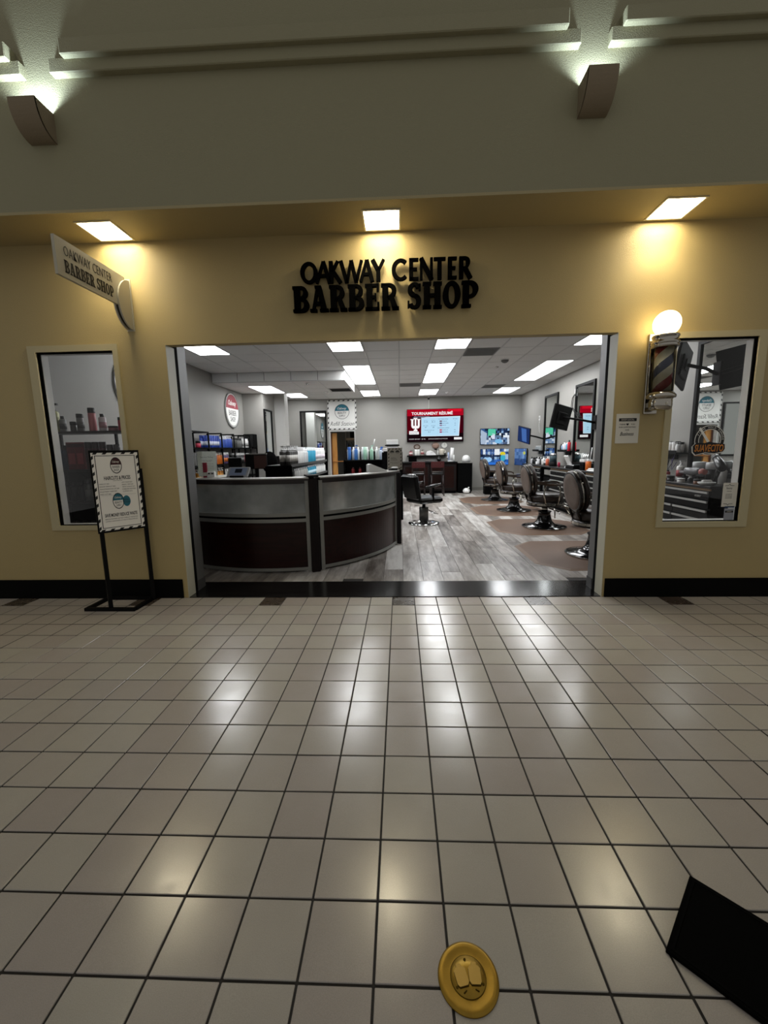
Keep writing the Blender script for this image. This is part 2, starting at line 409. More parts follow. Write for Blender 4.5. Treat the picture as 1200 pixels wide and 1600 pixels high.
# threshold
tag(MB().prism([(OX0+.009, .002), (OX1-.009, .002), (OX1-.009, .345), (OX1+.25, .345), (OX1+.25, .455), (OX0-.25, .455), (OX0-.25, .345), (OX0+.009, .345)], -.004, .006).build('threshold_strip', THRESH), 'black glossy threshold strip across the shop opening', 'threshold')

# ------------------------------------------------------------ windows
def window(nm, x0, x1, z0, z1, ow, flip):
    w = MB(); y0, y1 = -.014, .012
    w.bx(x0-ow[0], x0, y0, y1, z0-ow[3], z1+ow[2]); w.bx(x1, x1+ow[1], y0, y1, z0-ow[3], z1+ow[2])
    w.bx(x0, x1, y0, y1, z1, z1+ow[2]); w.bx(x0, x1, y0, y1, z0-ow[3], z0)
    r = w.build(nm, TRIMC); struct(r)
    gk = MB(); q = .012
    gk.bx(x0, x0+q, .012, .028, z0, z1); gk.bx(x1-q, x1, .012, .028, z0, z1); gk.bx(x0+q, x1-q, .012, .028, z1-q, z1); gk.bx(x0+q, x1-q, .012, .028, z0, z0+q*.5)
    gk.build('gasket', BLKM, r)
    MB().bx(x0+q, x1-q, .017, .023, z0+q*.5, z1-q).build('pane', GLASS, r)
    jb = MB(); q = .014
    jb.bx(x0, x0+q, .028, .102, z0, z1); jb.bx(x1-q, x1, .028, .102, z0, z1); jb.bx(x0+q, x1-q, .028, .102, z1-q*.5, z1); jb.bx(x0+q, x1-q, .028, .102, z0, z0+q*.5)
    jb.build('inner_jamb', mat('white_jamb', 'd8d8d4', .5), r)
window('window_1', -3.235, -2.53, .72, 2.29, (.075, .045, .055, .045), 0)
window('window_2', 2.335, 2.995, .70, 2.262, (.055, .07, .05, .05), 1)

# ------------------------------------------------------------ wall lettering
def glyph_poly(ch):
    """slab-serif capitals on a 1-high grid as overlapping prisms; returns list of polygons or (outer, inner) ellipses"""
    st, sf = .30, .11                          # stem width, serif thickness
    def rect(x0, x1, y0, y1): return [(x0, y0), (x1, y0), (x1, y1), (x0, y1)]
    def bowl(cx, cy, rx, ry, tx, ty, a0, a1, n=14):
        o = [(cx+rx*cos(a0+(a1-a0)*i/n), cy+ry*sin(a0+(a1-a0)*i/n)) for i in range(n+1)]
        q = [(cx+(rx-tx)*cos(a1-(a1-a0)*i/n), cy+(ry-ty)*sin(a1-(a1-a0)*i/n)) for i in range(n+1)]
        return [o[i:i+2]+[q[n-i-1], q[n-i]] for i in range(n)]
    if ch == 'B':
        return .80, [rect(.06, .06+st, 0, 1), rect(0, .45, 0, sf), rect(0, .45, 1-sf, 1), rect(.3, .45, .45, .56)] + bowl(.42, .75, .33, .25, .22, .11, -PI/2, PI/2) + bowl(.42, .28, .38, .28, .25, .12, -PI/2, PI/2)
    if ch == 'A':
        return .92, [[(.08, 0), (.21, 0), (.50, 1), (.34, 1)], [(.56, 0), (.86, 0), (.58, 1), (.34, 1)], rect(.25, .62, .26, .38), rect(0, .34, 0, sf), rect(.48, .92, 0, sf), rect(.26, .56, .9, 1)]
    if ch == 'R':
        return .88, [rect(.06, .06+st, 0, 1), rect(0, .44, 0, sf), rect(0, .42, 1-sf, 1), rect(.3, .42, .42, .53)] + bowl(.40, .72, .36, .28, .23, .12, -PI/2, PI/2) + [[(.38, .5), (.56, 0), (.86, 0), (.62, .5)], rect(.54, .88, 0, sf)]
    if ch == 'E':
        return .74, [rect(.06, .06+st, 0, 1), rect(0, .70, 0, sf), rect(0, .68, 1-sf, 1), rect(.3, .52, .45, .56), rect(.59, .70, 0, .30), rect(.57, .68, .72, 1), rect(.47, .55, .37, .64)]
    if ch == 'S':
        return .72, bowl(.37, .73, .33, .27, .24, .12, .35, 1.5*PI) + bowl(.36, .29, .34, .29, .25, .12, -PI*.86, PI*.5) + [[(.12, .62), (.44, .40), (.62, .42), (.3, .66)], rect(.58, .68, .70, .95), rect(.03, .12, .05, .31)]
    if ch == 'H':
        return .94, [rect(.06, .06+st, 0, 1), rect(.58, .58+st, 0, 1), rect(0, .42, 0, sf), rect(.52, .94, 0, sf), rect(0, .42, 1-sf, 1), rect(.52, .94, 1-sf, 1), rect(.3, .62, .44, .56)]
    if ch == 'O':
        return .86, bowl(.43, .5, .43, .51, .27, .13, 0, 2*PI, 28)
    if ch == 'P':
        return .82, [rect(.06, .06+st, 0, 1), rect(0, .46, 0, sf), rect(0, .42, 1-sf, 1), rect(.3, .42, .36, .47)] + bowl(.40, .68, .41, .32, .26, .12, -PI/2, PI/2)
def slab_word(s, w, h, gap=.05, space=.34):
    out = []; x = 0
    for ch in s:
        if ch == ' ': x += space; continue
        gw, ps = glyph_poly(ch); out.append((x, gw, ps)); x += gw+gap
    tot = x-gap; k = w/tot
    return [(gx*k-w/2, [[(px*k, py*h) for px, py in p] for p in ps]) for gx, gw, ps in out]
t = thing('wall_sign', 'raised black letters on the tan wall above the shop opening', 'sign', (-.112, 0, 2.7), FRONT)
LET = mat('black_letter', '020202', .9, spec=.03)
for gx, ps in slab_word('BARBER SHOP', 1.555, .205):
    b = MB()
    for p in ps: b.prism([(gx+px, py-.155) for px, py in p], .022, .060)
    b.build('letter', LET, t)
# OAKWAY CENTER: thin flared sans, letters placed one by one (x centre, width) in metres
def thin_letter(ch, w, h, sw=.022, sw2=.034):
    def bar(p, q, a, c=None):
        p, q = Vector(p), Vector(q); d = (q-p).normalized(); n = Vector((-d.y, d.x)); c = c or a
        return [tuple(p-n*a/2), tuple(q-n*c/2), tuple(q+n*c/2), tuple(p+n*a/2)]
    def ell(a0, a1, n=24, t=sw2):
        P = []
        for i in range(n):
            u, v = a0+(a1-a0)*i/n, a0+(a1-a0)*(i+1)/n
            tt = lambda a: sw+(t-sw)*abs(cos(a))
            P.append([(w/2*cos(u), h/2*sin(u)), (w/2*cos(v), h/2*sin(v)), ((w/2-tt(v))*cos(v), (h/2-tt(v))*sin(v)), ((w/2-tt(u))*cos(u), (h/2-tt(u))*sin(u))])
        return P
    W, H = w/2, h/2
    return {'O': lambda: ell(0, 2*PI, 32), 'C': lambda: ell(.85, 2*PI-.85, 24),
      'A': lambda: [bar((-W, -H), (0, H), sw), bar((W-.01, -H), (0, H), sw2), bar((-W*.55, -H*.3), (W*.55, -H*.3), sw)],
      'K': lambda: [bar((-W+.015, -H), (-W+.015, H), sw2), bar((-W+.02, -H*.05), (W-.02, H), sw), bar((-W*.35, H*.1), (W, -H), sw2)],
      'W': lambda: [bar((-W, H), (-W*.45, -H), sw2), bar((-W*.45, -H), (0, H), sw), bar((0, H), (W*.45, -H), sw2), bar((W*.45, -H), (W, H), sw)],
      'Y': lambda: [bar((-W, H), (0, 0), sw2), bar((W, H), (0, 0), sw), bar((0, .01), (0, -H), sw2)],
      'E': lambda: [bar((-W+.015, -H), (-W+.015, H), sw2), bar((-W, H-.011), (W, H-.011), sw), bar((-W, 0), (W*.7, 0), sw), bar((-W, -H+.011), (W, -H+.011), sw)],
      'N': lambda: [bar((-W+.012, -H), (-W+.012, H), sw), bar((-W+.01, H), (W-.01, -H), sw2), bar((W-.012, -H), (W-.012, H), sw)],
      'T': lambda: [bar((0, -H), (0, H), sw2), bar((-W, H-.011), (W, H-.011), sw)],
      'R': lambda: [bar((-W+.015, -H), (-W+.015, H), sw2), bar((-W, H-.011), (W*.1, H-.011), sw), bar((-W, -.005), (W*.1, -.005), sw), bar((0, 0), (W, -H), sw2)] +
           [[(W*.1+(W*.8)*cos(u), H*.48+H*.5*sin(u)), (W*.1+(W*.8)*cos(v), H*.48+H*.5*sin(v)), (W*.1+(W*.8-sw2)*cos(v), H*.48+(H*.5-sw)*sin(v)), (W*.1+(W*.8-sw2)*cos(u), H*.48+(H*.5-sw)*sin(u))] for u, v in ((-PI/2+PI*i/10, -PI/2+PI*(i+1)/10) for i in range(10))]}[ch]()
pos = [('O', 472, 499), ('A', 497, 519), ('K', 517, 534), ('W', 535, 567), ('A', 565, 585), ('Y', 584, 601), ('C', 613, 641), ('E', 640, 654), ('N', 656, 676), ('T', 677, 695), ('E', 699, 712), ('R', 716, 733)]
for ch, x0, x1 in pos:                         # spacing measured on the wall: 5.43 mm per unit
    cx, w = (((x0+x1)/2)-603)*.00543, (x1-x0)*.00543
    b = MB()
    for p in thin_letter(ch, w, .168): b.prism([(cx+px+.005, py+.155) for px, py in p], .022, .052)
    ox = {'O': -w/2+.014, 'C': -w/2+.014}.get(ch, 0); oy = {'A': .10, 'W': .09, 'N': .155, 'R': .155, 'E': .155, 'K': .155}.get(ch, .155)
    if ch in 'EKRN': ox = -w/2+.02
    b.tube([(cx+ox, oy, 0), (cx+ox, oy, .03)], .004, 6) if ch not in 'AW' else None
    b.build('letter', LET, t)

# ------------------------------------------------------------ blade sign
t = thing('blade_sign', 'cream projecting sign board on a half-oval bracket by the left window', 'sign', (-2.345, 0, 2.656))
MB().bx(-.011, .011, -.765, -.04, -.036, .217).build('board', CREAM, t)
b = MB(); poly = [(0, -.2)] + [(-.165*cos(a), .2*sin(a)) for a in [-PI/2+PI*i/20 for i in range(1, 20)]] + [(0, .2)]
for x0, x1 in ((.012, .026), (-.026, -.012)):
    M = Matrix(((0, 0, 1, 0), (1, 0, 0, 0), (0, 1, 0, 0), (0, 0, 0, 1)))
    MB().prism(poly, x0, x1, M).build('bracket_plate', CREAM, t)
poly2 = [(x*.93, y*.93) for x, y in poly]
MB().prism(poly2, -.012, .012, Matrix(((0, 0, 1, 0), (1, 0, 0, 0), (0, 1, 0, 0), (0, 0, 0, 1)))).build('bracket_core', mat('bracket_dark', '2e2a22', .6), t)
MB().bx(-.035, .035, -.006, 0, -.21, .215).build('wall_plate', CREAM, t)
for s, r in ((1, LEFTW), (-1, RIGHTW)):
    b = MB(); q = (.0115, -.45, .09) if s > 0 else (-.0115, -.45, .09)
    lw = MB()
    for gx, ps in slab_word('BARBER SHOP', .50, .085):
        for p in ps: lw.prism([(gx+px, py-.092) for px, py in p], 0, .0012)
    x = -.25
    tw, tf = text_vf('OAKWAY CENTER', .485, .066, .0012, 0, -.012)
    lw.add([(vx+.0, vy+.055, vz) for vx, vy, vz in tw], tf)
    lw.build('lettering', INK, t, q, r)

# ------------------------------------------------------------ thank-you notice
t = thing('paper_notice', 'white thank-you notice taped to the wall below the barber pole', 'notice', (1.976, -.001, 1.527), FRONT)
MB().bx(-.098, .098, -.126, .126, 0, .0015).build('sheet', PAPER, t)
MB().bev(-.075, .075, .062, .088, .001, .0022, .0005).build('banner', INK, t)
text([('SHOP LOCAL', 0, .075, .11, .012)], PAPER, t, 'banner_lettering', .0006, .0022)
text([('THANK', -.042, .036, .052, .012), ('YOU', .045, .036, .035, .012), ('FOR SUPPORTING', 0, .012, .14, .012), ('OUR', 0, -.012, .034, .012), ('Business', 0, -.045, .118, .032, .35, .008)], INK, t, 'lettering', .0006, .0016)
b = MB(); b.prism([(.011*1.0*(16*sin(a)**3)/16, .036+.011*(13*cos(a)-5*cos(2*a)-2*cos(3*a)-cos(4*a))/16) for a in [-2*PI*i/24 for i in range(24)]], .0016, .0022); b.build('heart', INK, t)

# ------------------------------------------------------------ barber pole
t = thing('barber_pole', 'chrome barber pole with glowing globe beside the right window', 'barber pole', (2.15, 0, 0))
PY = -.15
MB().bev(-.055, .055, -.022, 0, 1.645, 2.30, .004).build('wall_plate', CHR2, t)
for z in (1.70, 2.19): MB().bx(-.03, .03, PY, -.02, z, z+.037).build('bracket_arm', CHR2, t)
MB().lathe([(.055, 1.665), (.078, 1.672), (.085, 1.70), (.085, 1.735), (.078, 1.75), (.085, 1.757), (.103, 1.762), (.108, 1.775), (.103, 1.79), (.09, 1.803), (.084, 1.81)], 36, (0, PY, 0)).build('lower_cap', CHR2, t)
MB().lathe([(.084, 2.155), (.098, 2.158), (.10, 2.172), (.092, 2.178), (.10, 2.184), (.102, 2.198), (.09, 2.204), (.092, 2.235), (.098, 2.24), (.095, 2.252), (.05, 2.256)], 36, (0, PY, 0)).build('upper_cap', CHR2, t)
b = MB(); b.tube([(-.075, PY+.06, 1.80), (-.075, PY+.06, 2.165)], .008, 8); b.tube([(.075, PY+.06, 1.80), (.075, PY+.06, 2.165)], .008, 8); b.build('tie_rod', CHR2, t)
st = mat('pole_stripes', 'b9b39c', .35); nt = st.node_tree; Lk = nt.links.new
tc = nt.nodes.new('ShaderNodeTexCoord'); sx = nt.nodes.new('ShaderNodeSeparateXYZ'); Lk(tc.outputs['Object'], sx.inputs[0])
at2 = nt.nodes.new('ShaderNodeMath'); at2.operation = 'ARCTAN2'; Lk(sx.outputs[1], at2.inputs[0]); Lk(sx.outputs[0], at2.inputs[1])
m1 = nt.nodes.new('ShaderNodeMath'); m1.operation = 'MULTIPLY_ADD'; m1.inputs[1].default_value = -1/(2*PI); Lk(at2.outputs[0], m1.inputs[0])
m2 = nt.nodes.new('ShaderNodeMath'); m2.operation = 'MULTIPLY_ADD'; m2.inputs[1].default_value = 3.05; m2.inputs[2].default_value = .896; Lk(sx.outputs[2], m2.inputs[0]); Lk(m2.outputs[0], m1.inputs[2])
fr = nt.nodes.new('ShaderNodeMath'); fr.operation = 'FRACT'; Lk(m1.outputs[0], fr.inputs[0])
cr = nt.nodes.new('ShaderNodeValToRGB'); cr.color_ramp.interpolation = 'CONSTANT'; e = cr.color_ramp.elements
e[0].position = 0; e[0].color = lin('b9b39c'); e[1].position = .25; e[1].color = lin('7a1218')
q = e.new(.5); q.color = lin('b9b39c'); q = e.new(.75); q.color = lin('1b2440'); Lk(fr.outputs[0], cr.inputs[0])
Lk(cr.outputs[0], nt.nodes['Principled BSDF'].inputs['Base Color'])
MB().lathe([(.066, 0), (.066, .36)], 36).build('striped_cylinder', st, t, (0, PY, 1.803))
MB().lathe([(.081, 0), (.081, .35)], 36).build('glass_tube', POLEG, t, (0, PY, 1.808))
MB().lathe([(.045, 2.25), (.05, 2.262), (.04, 2.27)], 20, (0, PY, 0)).build('globe_collar', CHR2, t)
MB().sphere((0, PY, 2.342), .098, 32, 18).build('globe', GLOBEL, t)
MB().sphere((0, PY-.088, 1.715), .011, 12, 8).build('keyhole', PAPER, t)

# ------------------------------------------------------------ price board stand
def round_logo(t, cx, cy, r, top, words, z=.001, script='Oakway', ringw=.07):
    b = MB(); b.prism([(cx+r*cos(2*PI*i/40), cy+r*sin(2*PI*i/40)) for i in range(40)], z, z+.001); b.build('logo_disc', SIGNW, t)
    b = MB(); b.ring(r, r*(1-ringw), z, z+.0022, 48); b.v = [(x+cx, y+cy, zz) for x, y, zz in b.v]; b.build('logo_ring', INK, t)
    a0 = math.asin(.12); rr = r*(1-ringw)
    MB().prism([(cx+rr*cos(a0+(PI-2*a0)*i/24), cy+rr*sin(a0+(PI-2*a0)*i/24)) for i in range(25)], z+.001, z+.0018).build('logo_cap', top, t)
    text([(script, cx, cy+r*.40, r*1.25, r*.42, .3, .01)], SIGNW, t, 'logo_script', .0006, z+.0018)
    text([(words[0], cx, cy-r*.16, r*1.15, r*.30), (words[1], cx, cy-r*.56, r*.85, r*.28)], INK, t, 'logo_lettering', .0008, z+.001)
def dashes(x0, x1, y0, y1, w, n, m, z0, z1):
    b = MB()
    for i in range(n):
        L = (x1-x0)/n; a = x0+L*i
        for yy in (y0, y1-w): b.prism([(a+L*.1, yy), (a+L*.5, yy), (a+L*.6+w*.4, yy+w), (a+L*.2+w*.4, yy+w)], z0, z1)
    ny = max(3, round(n*(y1-y0)/(x1-x0)))
    for i in range(ny):
        L = (y1-y0)/ny; a = y0+L*i
        for xx in (x0, x1-w): b.prism([(xx, a+L*.1), (xx+w, a+L*.2+w*.4), (xx+w, a+L*.6+w*.4), (xx, a+L*.5)], z0, z1)
    return b
pa, pb = Vector((-2.600, -.315)), Vector((-2.372, -.05))
ang = math.atan2(pb.y-pa.y, pb.x-pa.x); Lp = (pb-pa).length
t = thing('poster_stand', 'black metal floor stand holding the haircut price board', 'sign stand', (-2.6, -.18, 0))
b = MB(); b.bx(-.23, .23, -.16, -.13, 0, .03); b.bx(-.23, -.2, -.13, .155, 0, .03); b.bx(.205, .235, -.13, .155, 0, .03); b.bx(-.2, .205, .125, .155, 0, .03)
b.build('base', BLK, t)
for p, z1 in ((pa, 1.25), (pb, 1.25)):
    q = p-Vector((-2.6, -.18)); MB().bx(-.015, .015, -.015, .015, .0, z1).build('post', BLK, t, (q.x, q.y, .0), (0, 0, ang))
P = bpy.data.objects.new('poster_frame', None)
fo = MB(); fo.bx(-Lp/2-.03, Lp/2-.005, -.355, .355, -.012, .0)
mid = (pa+pb)/2-Vector((-2.6, -.18)); nrm = Vector((sin(ang), -cos(ang)))
fr_ = fo.build('poster_frame', BLK, t, (mid.x+nrm.x*.03, mid.y+nrm.y*.03, 1.062), (R90, 0, ang))
pw0, pw1 = -Lp/2-.018, Lp/2-.017; pc = (pw0+pw1)/2; pw = pw1-pw0
MB().bx(pw0, pw1, -.338, .335, 0, .002).build('poster_sheet', mat('bright_poster_paper', 'f3f0e8', .5), fr_)
dashes(pw0, pw1, -.338, .335, .014, 5, INK, .002, .003).build('striped_border', INK, fr_)['kind'] = 'stuff'
b = MB(); b.frame(pw0+.024, pw1-.024, -.315, .312, .005, .002, .003); b.build('inner_border', INK, fr_)
sheet = bpy.data.objects.new('x', None)
def poster_print(fr_, c):
    t0 = fr_
    def disc(cy, r, top, words, cx=0):
        b = MB(); b.ring(r, r*.9, .002, .0035, 36, .62); b.v = [(x+cx+c, y+cy, z) for x, y, z in b.v]; b.build('logo_ring', INK, t0)
        b = MB(); b.prism([(cx+c+r*.93*.62*cos(.1+(PI-.2)*i/20), cy+r*.93*sin(.1+(PI-.2)*i/20)) for i in range(21)], .002, .003); b.build('logo_cap', top, t0)
        text([('Oakway', cx+c, cy+r*.42, r*.78, r*.36, .3, .01)], PAPER, t0, 'logo_script', .0006, .003)
        text([(words[0], cx+c, cy-r*.18, r*.78, r*.28), (words[1], cx+c, cy-r*.56, r*.56, r*.26)], INK, t0, 'logo_lettering', .0006, .0022)
    disc(.225, .07, MAROOND, ('BARBER', 'SHOP')); disc(-.085, .07, TEAL, ('BEAUTY', 'SUPPLY'), -.012)
    b = MB(); b.prism([(c+.052+.03*cos(2*PI*i/28), -.09+.048*sin(2*PI*i/28)) for i in range(28)], .002, .0027); b.build('refill_badge', TEAL, t0)
    text([('REFILL', c+.052, -.078, .044, .012), ('STATION', c+.052, -.1, .044, .012)], INK, t0, 'badge_lettering', .0005, .0028)
    text([('HAIRCUTS & PRICES', c, .118, .2, .033, 0, .02)], INK, t0, 'heading', .0006, .0022); text([('SAVE MONEY REDUCE WASTE', c, -.205, .25, .030, 0, .02)], INK, t0, 'heading', .0006, .0022)
    L = [('GRATUITY APPRECIATED', c, .094, .07, .006)]
    for i, s in enumerate(('HAIRCUT $30', 'SENIOR HAIRCUT $25', 'TRANSFORMATION CUT $40', 'FACE/TREAT HAIR $35', 'KIDS CUT $25')):
        w = .0066*len(s); L.append((s, c-.14+w/2, .068-i*.022, w, .011))
    for i, s in enumerate(('HOT SHAVE $30', 'BEARD TRIM $20', 'NECK CLEANUP $15', 'EYEBROWS NOSTRILS', 'CLIPPERS $10')):
        w = .0062*len(s); L.append((s, c+.03+w/2, .075-i*.020, w, .010))
    for i, s in enumerate(('BRING IN YOUR EMPTY BOTTLES TO REFILL AT OUR STATION', 'SHAMPOO, CONDITIONER, UP TO 50% OFF REFILLS EVERY DAY')):
        L.append((s, c, -.238-i*.02, .25, .009))
    text(L, INKG, t0, 'small_print', .0006, .0022)
    MB().bx(c-.13, c+.13, -.004-.028, -.004-.027, .002, .0026).build('rule_line', INKG, t0)
poster_print(fr_, pc)

# ------------------------------------------------------------ floor outlet and black plate
t = thing('floor_outlet', 'round brass floor outlet with two closed lids set in the tiles', 'floor outlet', (.165, -2.822, 0), (0, 0, .12))
MB().lathe([(.080, 0), (.079, .003), (.072, .005), (.064, .0045), (.055, .003), (.048, .003), (.01, .003)], 56).build('flange', BRASS, t)
b = MB(); b.ring(.0475, .0462, .003, .0036, 48); b.build('groove', BRASSD, t)
MB().lathe([(.046, .003), (.0455, .0045), (.02, .0048)], 48).build('cover_plate', BRASS, t)
for s in (-1, 1):
    M = Matrix.Translation((s*.0185, .003, 0)) @ Matrix.Rotation(s*-.12, 4, 'Z')
    po = [(-.017, -.018), (-.012, -.025), (.012, -.025), (.017, -.018), (.017, .012), (.012, .018), (.007, .019), (.007, .026), (-.007, .026), (-.007, .019), (-.012, .018), (-.017, .012)]
    po = [(x*.92, y*.92) for x, y in po]
    MB().prism([(x*1.06, y*1.06-.0015) for x, y in po], .0046, .0051, M).build('lid_gap', BRASSD, t)
    MB().prism(po, .0051, .0075, M).build('lid', mat('lid_brass', 'b4944a', .45, .6), t)
    MB().tube([(s*.012, -.028, .005), (s*.02, -.034, .0055)], .0018, 6).build('lid_hinge', BRASSD, t)
for x, y in ((0, .036), (-.035, -.02), (.035, -.02)): MB().lathe([(.0035, .0046), (.0033, .0056)], 10, (x, y, 0)).build('screw', BRASSD, t)
P1, P3 = Vector((.921, -2.548)), Vector((.717, -2.753))
t = thing('floor_plate', 'black rectangular stand base lying on the tiles at the bottom right corner', 'stand base', (P1.x, P1.y, 0), (0, 0, math.atan2(P3.y-P1.y, P3.x-P1.x)))
wd = (P3-P1).length
MB().bev(0, wd, 0, .62, 0.0, .012, .002).build('plate', mat('black_plate', '030302', .9, spec=.05), t)
b = MB(); b.frame(.01, wd-.01, .01, .61, .006, .012, .0135); b.build('raised_rim', mat('plate_rim', '060605', .9, spec=.05), t)
# ------------------------------------------------------------ SHOP SHELL
YB, ZC, XL, XR = 9.75, 3.0, -3.9, 3.85
struct(MB().bx(XL-.15, XL, .1, 6.62, 0, ZC+.1).build('wall_left', GREYW))
struct(MB().bx(XL-.15, -3.4, 6.62, 7.6, 0, ZC+.1).build('wall_left_return', GREYW))
struct(MB().bx(-5.2, -5.1, 7.6, YB+.1, 0, ZC+.1).build('wall_passage', GREYW))
struct(MB().bx(XR, XR+.15, .1, YB+.15, 0, ZC+.1).build('wall_right', GREYW))
DX0, DX1, DZ = -2.29, -1.44, 1.965
b = MB(); b.bx(-5.2, DX0, YB, YB+.12, 0, ZC+.1); b.bx(DX1, XR+.15, YB, YB+.12, 0, ZC+.1); b.bx(DX0, DX1, YB, YB+.12, DZ, ZC+.1)
struct(b.build('wall_back', GREYW))
b = MB(); b.bx(XL-.15, OX0-.25, .08, .1, 2.29, ZC+.1); b.bx(XL-.15, -3.235, .08, .1, 0, 2.29); b.bx(-2.53, OX0-.25, .08, .1, 0, 2.29); b.bx(-3.235, -2.53, .08, .1, 0, .72); b.bx(OX0-.25, OX1+.25, .08, .1, OZ+.17, ZC+.1)
b.bx(OX1+.25, XR+.15, .08, .1, 2.262, ZC+.1); b.bx(2.995, XR+.15, .08, .1, 0, 2.262); b.bx(OX1+.25, 2.335, .08, .1, 0, 2.262); b.bx(2.335, 2.995, .08, .1, 0, .7)
struct(b.build('wall_front_inside', GREYW))
struct(MB().bx(-3.43, -3.12, 7.62, 7.95, 0, ZC).build('wall_column', mat('white_lit_column', 'c4c3bf', .6)))  # white light on the column is put into this paler colour
# door to the store room
dr = struct(MB().bx(DX0, DX0+.03, YB-.01, YB+.13, 0, DZ).bx(DX1-.03, DX1, YB-.01, YB+.13, 0, DZ).bx(DX0, DX1, YB-.01, YB+.13, DZ, DZ+.04).build('door_1', mat('door_frame', 'b0b0ad', .5)))
b = MB(); b.bx(-3.0, -2.9, YB+.12, 12, 0, 2.6); b.bx(-.9, -.8, YB+.12, 12, 0, 2.6); b.bx(-3, -.8, 11.9, 12, 0, 2.6); b.bx(-3, -.8, YB+.12, 12, 2.5, 2.6)
struct(b.build('wall_storeroom', mat('storeroom_paint', '7d7d78', .7)))
b = MB(); b.bx(DX1, XR, YB-.012, YB, 0, .1); b.bx(-3.2, DX0, YB-.012, YB, 0, .1); struct(b.build('baseboard_back', mat('grey_baseboard', '77756f', .5)))
b = MB(); b.bx(XR-.012, XR, .5, YB-.02, 0, .1); struct(b.build('baseboard_shop_right', mat('grey_baseboard', '77756f', .5)))
# plank floor
sf = struct(MB().bx(XL-.2, OX0-.05, .1, .455, -.05, -.002).bx(OX1+.05, XR+.15, .1, .455, -.05, -.002).bx(XL-.2, XR+.15, .455, 12, -.05, -.004).bx(-5.2, XL-.2, 7.6, 10, -.05, -.004).build('floor_shop', SEAM))
PWd, PLn = .216, 1.22
pm = MB().bev(-PWd/2+.0015, PWd/2-.0015, -PLn/2+.0015, PLn/2-.0015, -.01, 0, .001).mesh('plank'); pm.materials.append(PLANK)
k0 = -18; far = MB()
for k in range(k0, 18):
    x = (k+.5)*PWd + .02; off = ((k*37) % 11)/11*PLn
    for j in range(-1, 9):
        y0 = .455 + j*PLn - off; y1 = y0+PLn
        if y1 < .6 or y0 > YB-.05 or x-PWd/2 < XL or x+PWd/2 > XR: continue
        a, c = max(y0, .457), min(y1, YB-.001)
        vis = x > -1.2 + (a-.5)*-.02 and a < 8.6
        if vis:
            if a == y0 and c == y1: obj('plank', pm, None, sf, (x, (a+c)/2, RND.uniform(-.0004, .0004)))
            else: MB().bev(-PWd/2+.0015, PWd/2-.0015, -(c-a)/2+.0015, (c-a)/2-.0015, -.01, 0, .001).build('plank', PLANK, sf, (x, (a+c)/2, 0))
        else: far.bx(x-PWd/2+.0015, x+PWd/2-.0015, a, c-.003, -.01, 0)
o = far.build('plank_field', PLANK, sf); o['kind'] = 'stuff'

# ------------------------------------------------------------ suspended ceiling
ce = struct(MB().bx(-5.2, XR+.15, .1, YB+.12, ZC+.06, ZC+.12).build('ceiling', CBACK))
CX, CY0, CY = .56, .475, .585
lights = {}; vents = {(2, 3.40): 'vent', (0, 6.91): 'vent', (4, 7.495): 'vent'}
ctm = MB().bev(-CX/2+.009, CX/2-.009, -CY/2+.009, CY/2-.009, 0.0, .03, .006).mesh('ceiling_tile'); ctm.materials.append(CTILE)
panels = []                                    # (column, first y, label)
for col, tx in ((-6, 'left'), (-2, 'second from left'), (1, 'third from left'), (5, 'right')):
    panels.append((col, 2.23, 'front', tx))
for col, tx in ((-2, 'left'), (1, 'middle'), (5, 'right')):
    panels += [(col, 4.57, 'middle', tx), (col, 5.74, 'middle', tx)]
for col, tx in ((-6, 'left'), (-2, 'second from left'), (1, 'third from left'), (5, 'right')):
    panels.append((col, 8.08, 'rear', tx))
used = set()
for col, y, row, tx in panels:
    for q in (0, 1): used.add((col, round(y+q*CY, 3)))
for k in range(-7, 7):
    for j in range(16):
        y = round(CY0+j*CY, 3); x0, x1 = k*CX, (k+1)*CX; y1 = min(y+CY, YB)
        if (k, y) in used: continue
        if k < -2 and 5.0-.01 < y+CY/2 < 6.85: continue
        if k < -2 and y < 6.9 and y > 6.6: continue
        if (k, y) in vents: continue
        if x0 < XL: x0 = XL
        if x1 > XR: x1 = XR
        if abs(y1-y-CY) < .01 and x0 == k*CX and x1 == (k+1)*CX: obj('ceiling_tile', ctm, None, ce, ((x0+x1)/2, y+CY/2, ZC-.004))
        elif y1-y > .05: MB().bev(x0+.009, x1-.009, y+.009, y1-.009, ZC-.004, ZC+.03, .006).build('ceiling_tile', CTILE, ce)
b = MB()
for k in range(-6, 7): b.bx(k*CX-.009, k*CX+.009, .24, YB, ZC-.001, ZC+.012)
for j in range(17): b.bx(XL, XR, CY0+j*CY-.009, CY0+j*CY+.009, ZC-.001, ZC+.011) if CY0+j*CY < YB else None
o = b.build('ceiling_grid', TBAR, ce); o['kind'] = 'stuff'
lm_f = MB(); hx, hy = CX/2-.011, CY-.011; lm_f.frame(-hx, hx, -hy, hy, .018, -.006, .006); lmf = lm_f.mesh('light_frame'); lmf.materials.append(TBAR)
lm_p = MB().bx(-hx+.018, hx-.018, -hy+.018, hy-.018, -.003, .0).mesh('diffuser'); lm_p.materials.append(PANEL)
def clight(x, y, z, label):
    t = thing('ceiling_light', label, 'ceiling light', (x, y, z)); obj('light_frame', lmf, None, t); obj('diffuser', lm_p, None, t)
cnt = {}
for col, y, row, tx in panels:
    n = cnt[(col, row)] = cnt.get((col, row), 0)+1
    extra = '' if row != 'middle' else (', nearer of its pair' if n == 1 else ', farther of its pair')
    clight((col+.5)*CX, y+CY, ZC, f'lit ceiling panel, {row} row, {tx}{extra}')
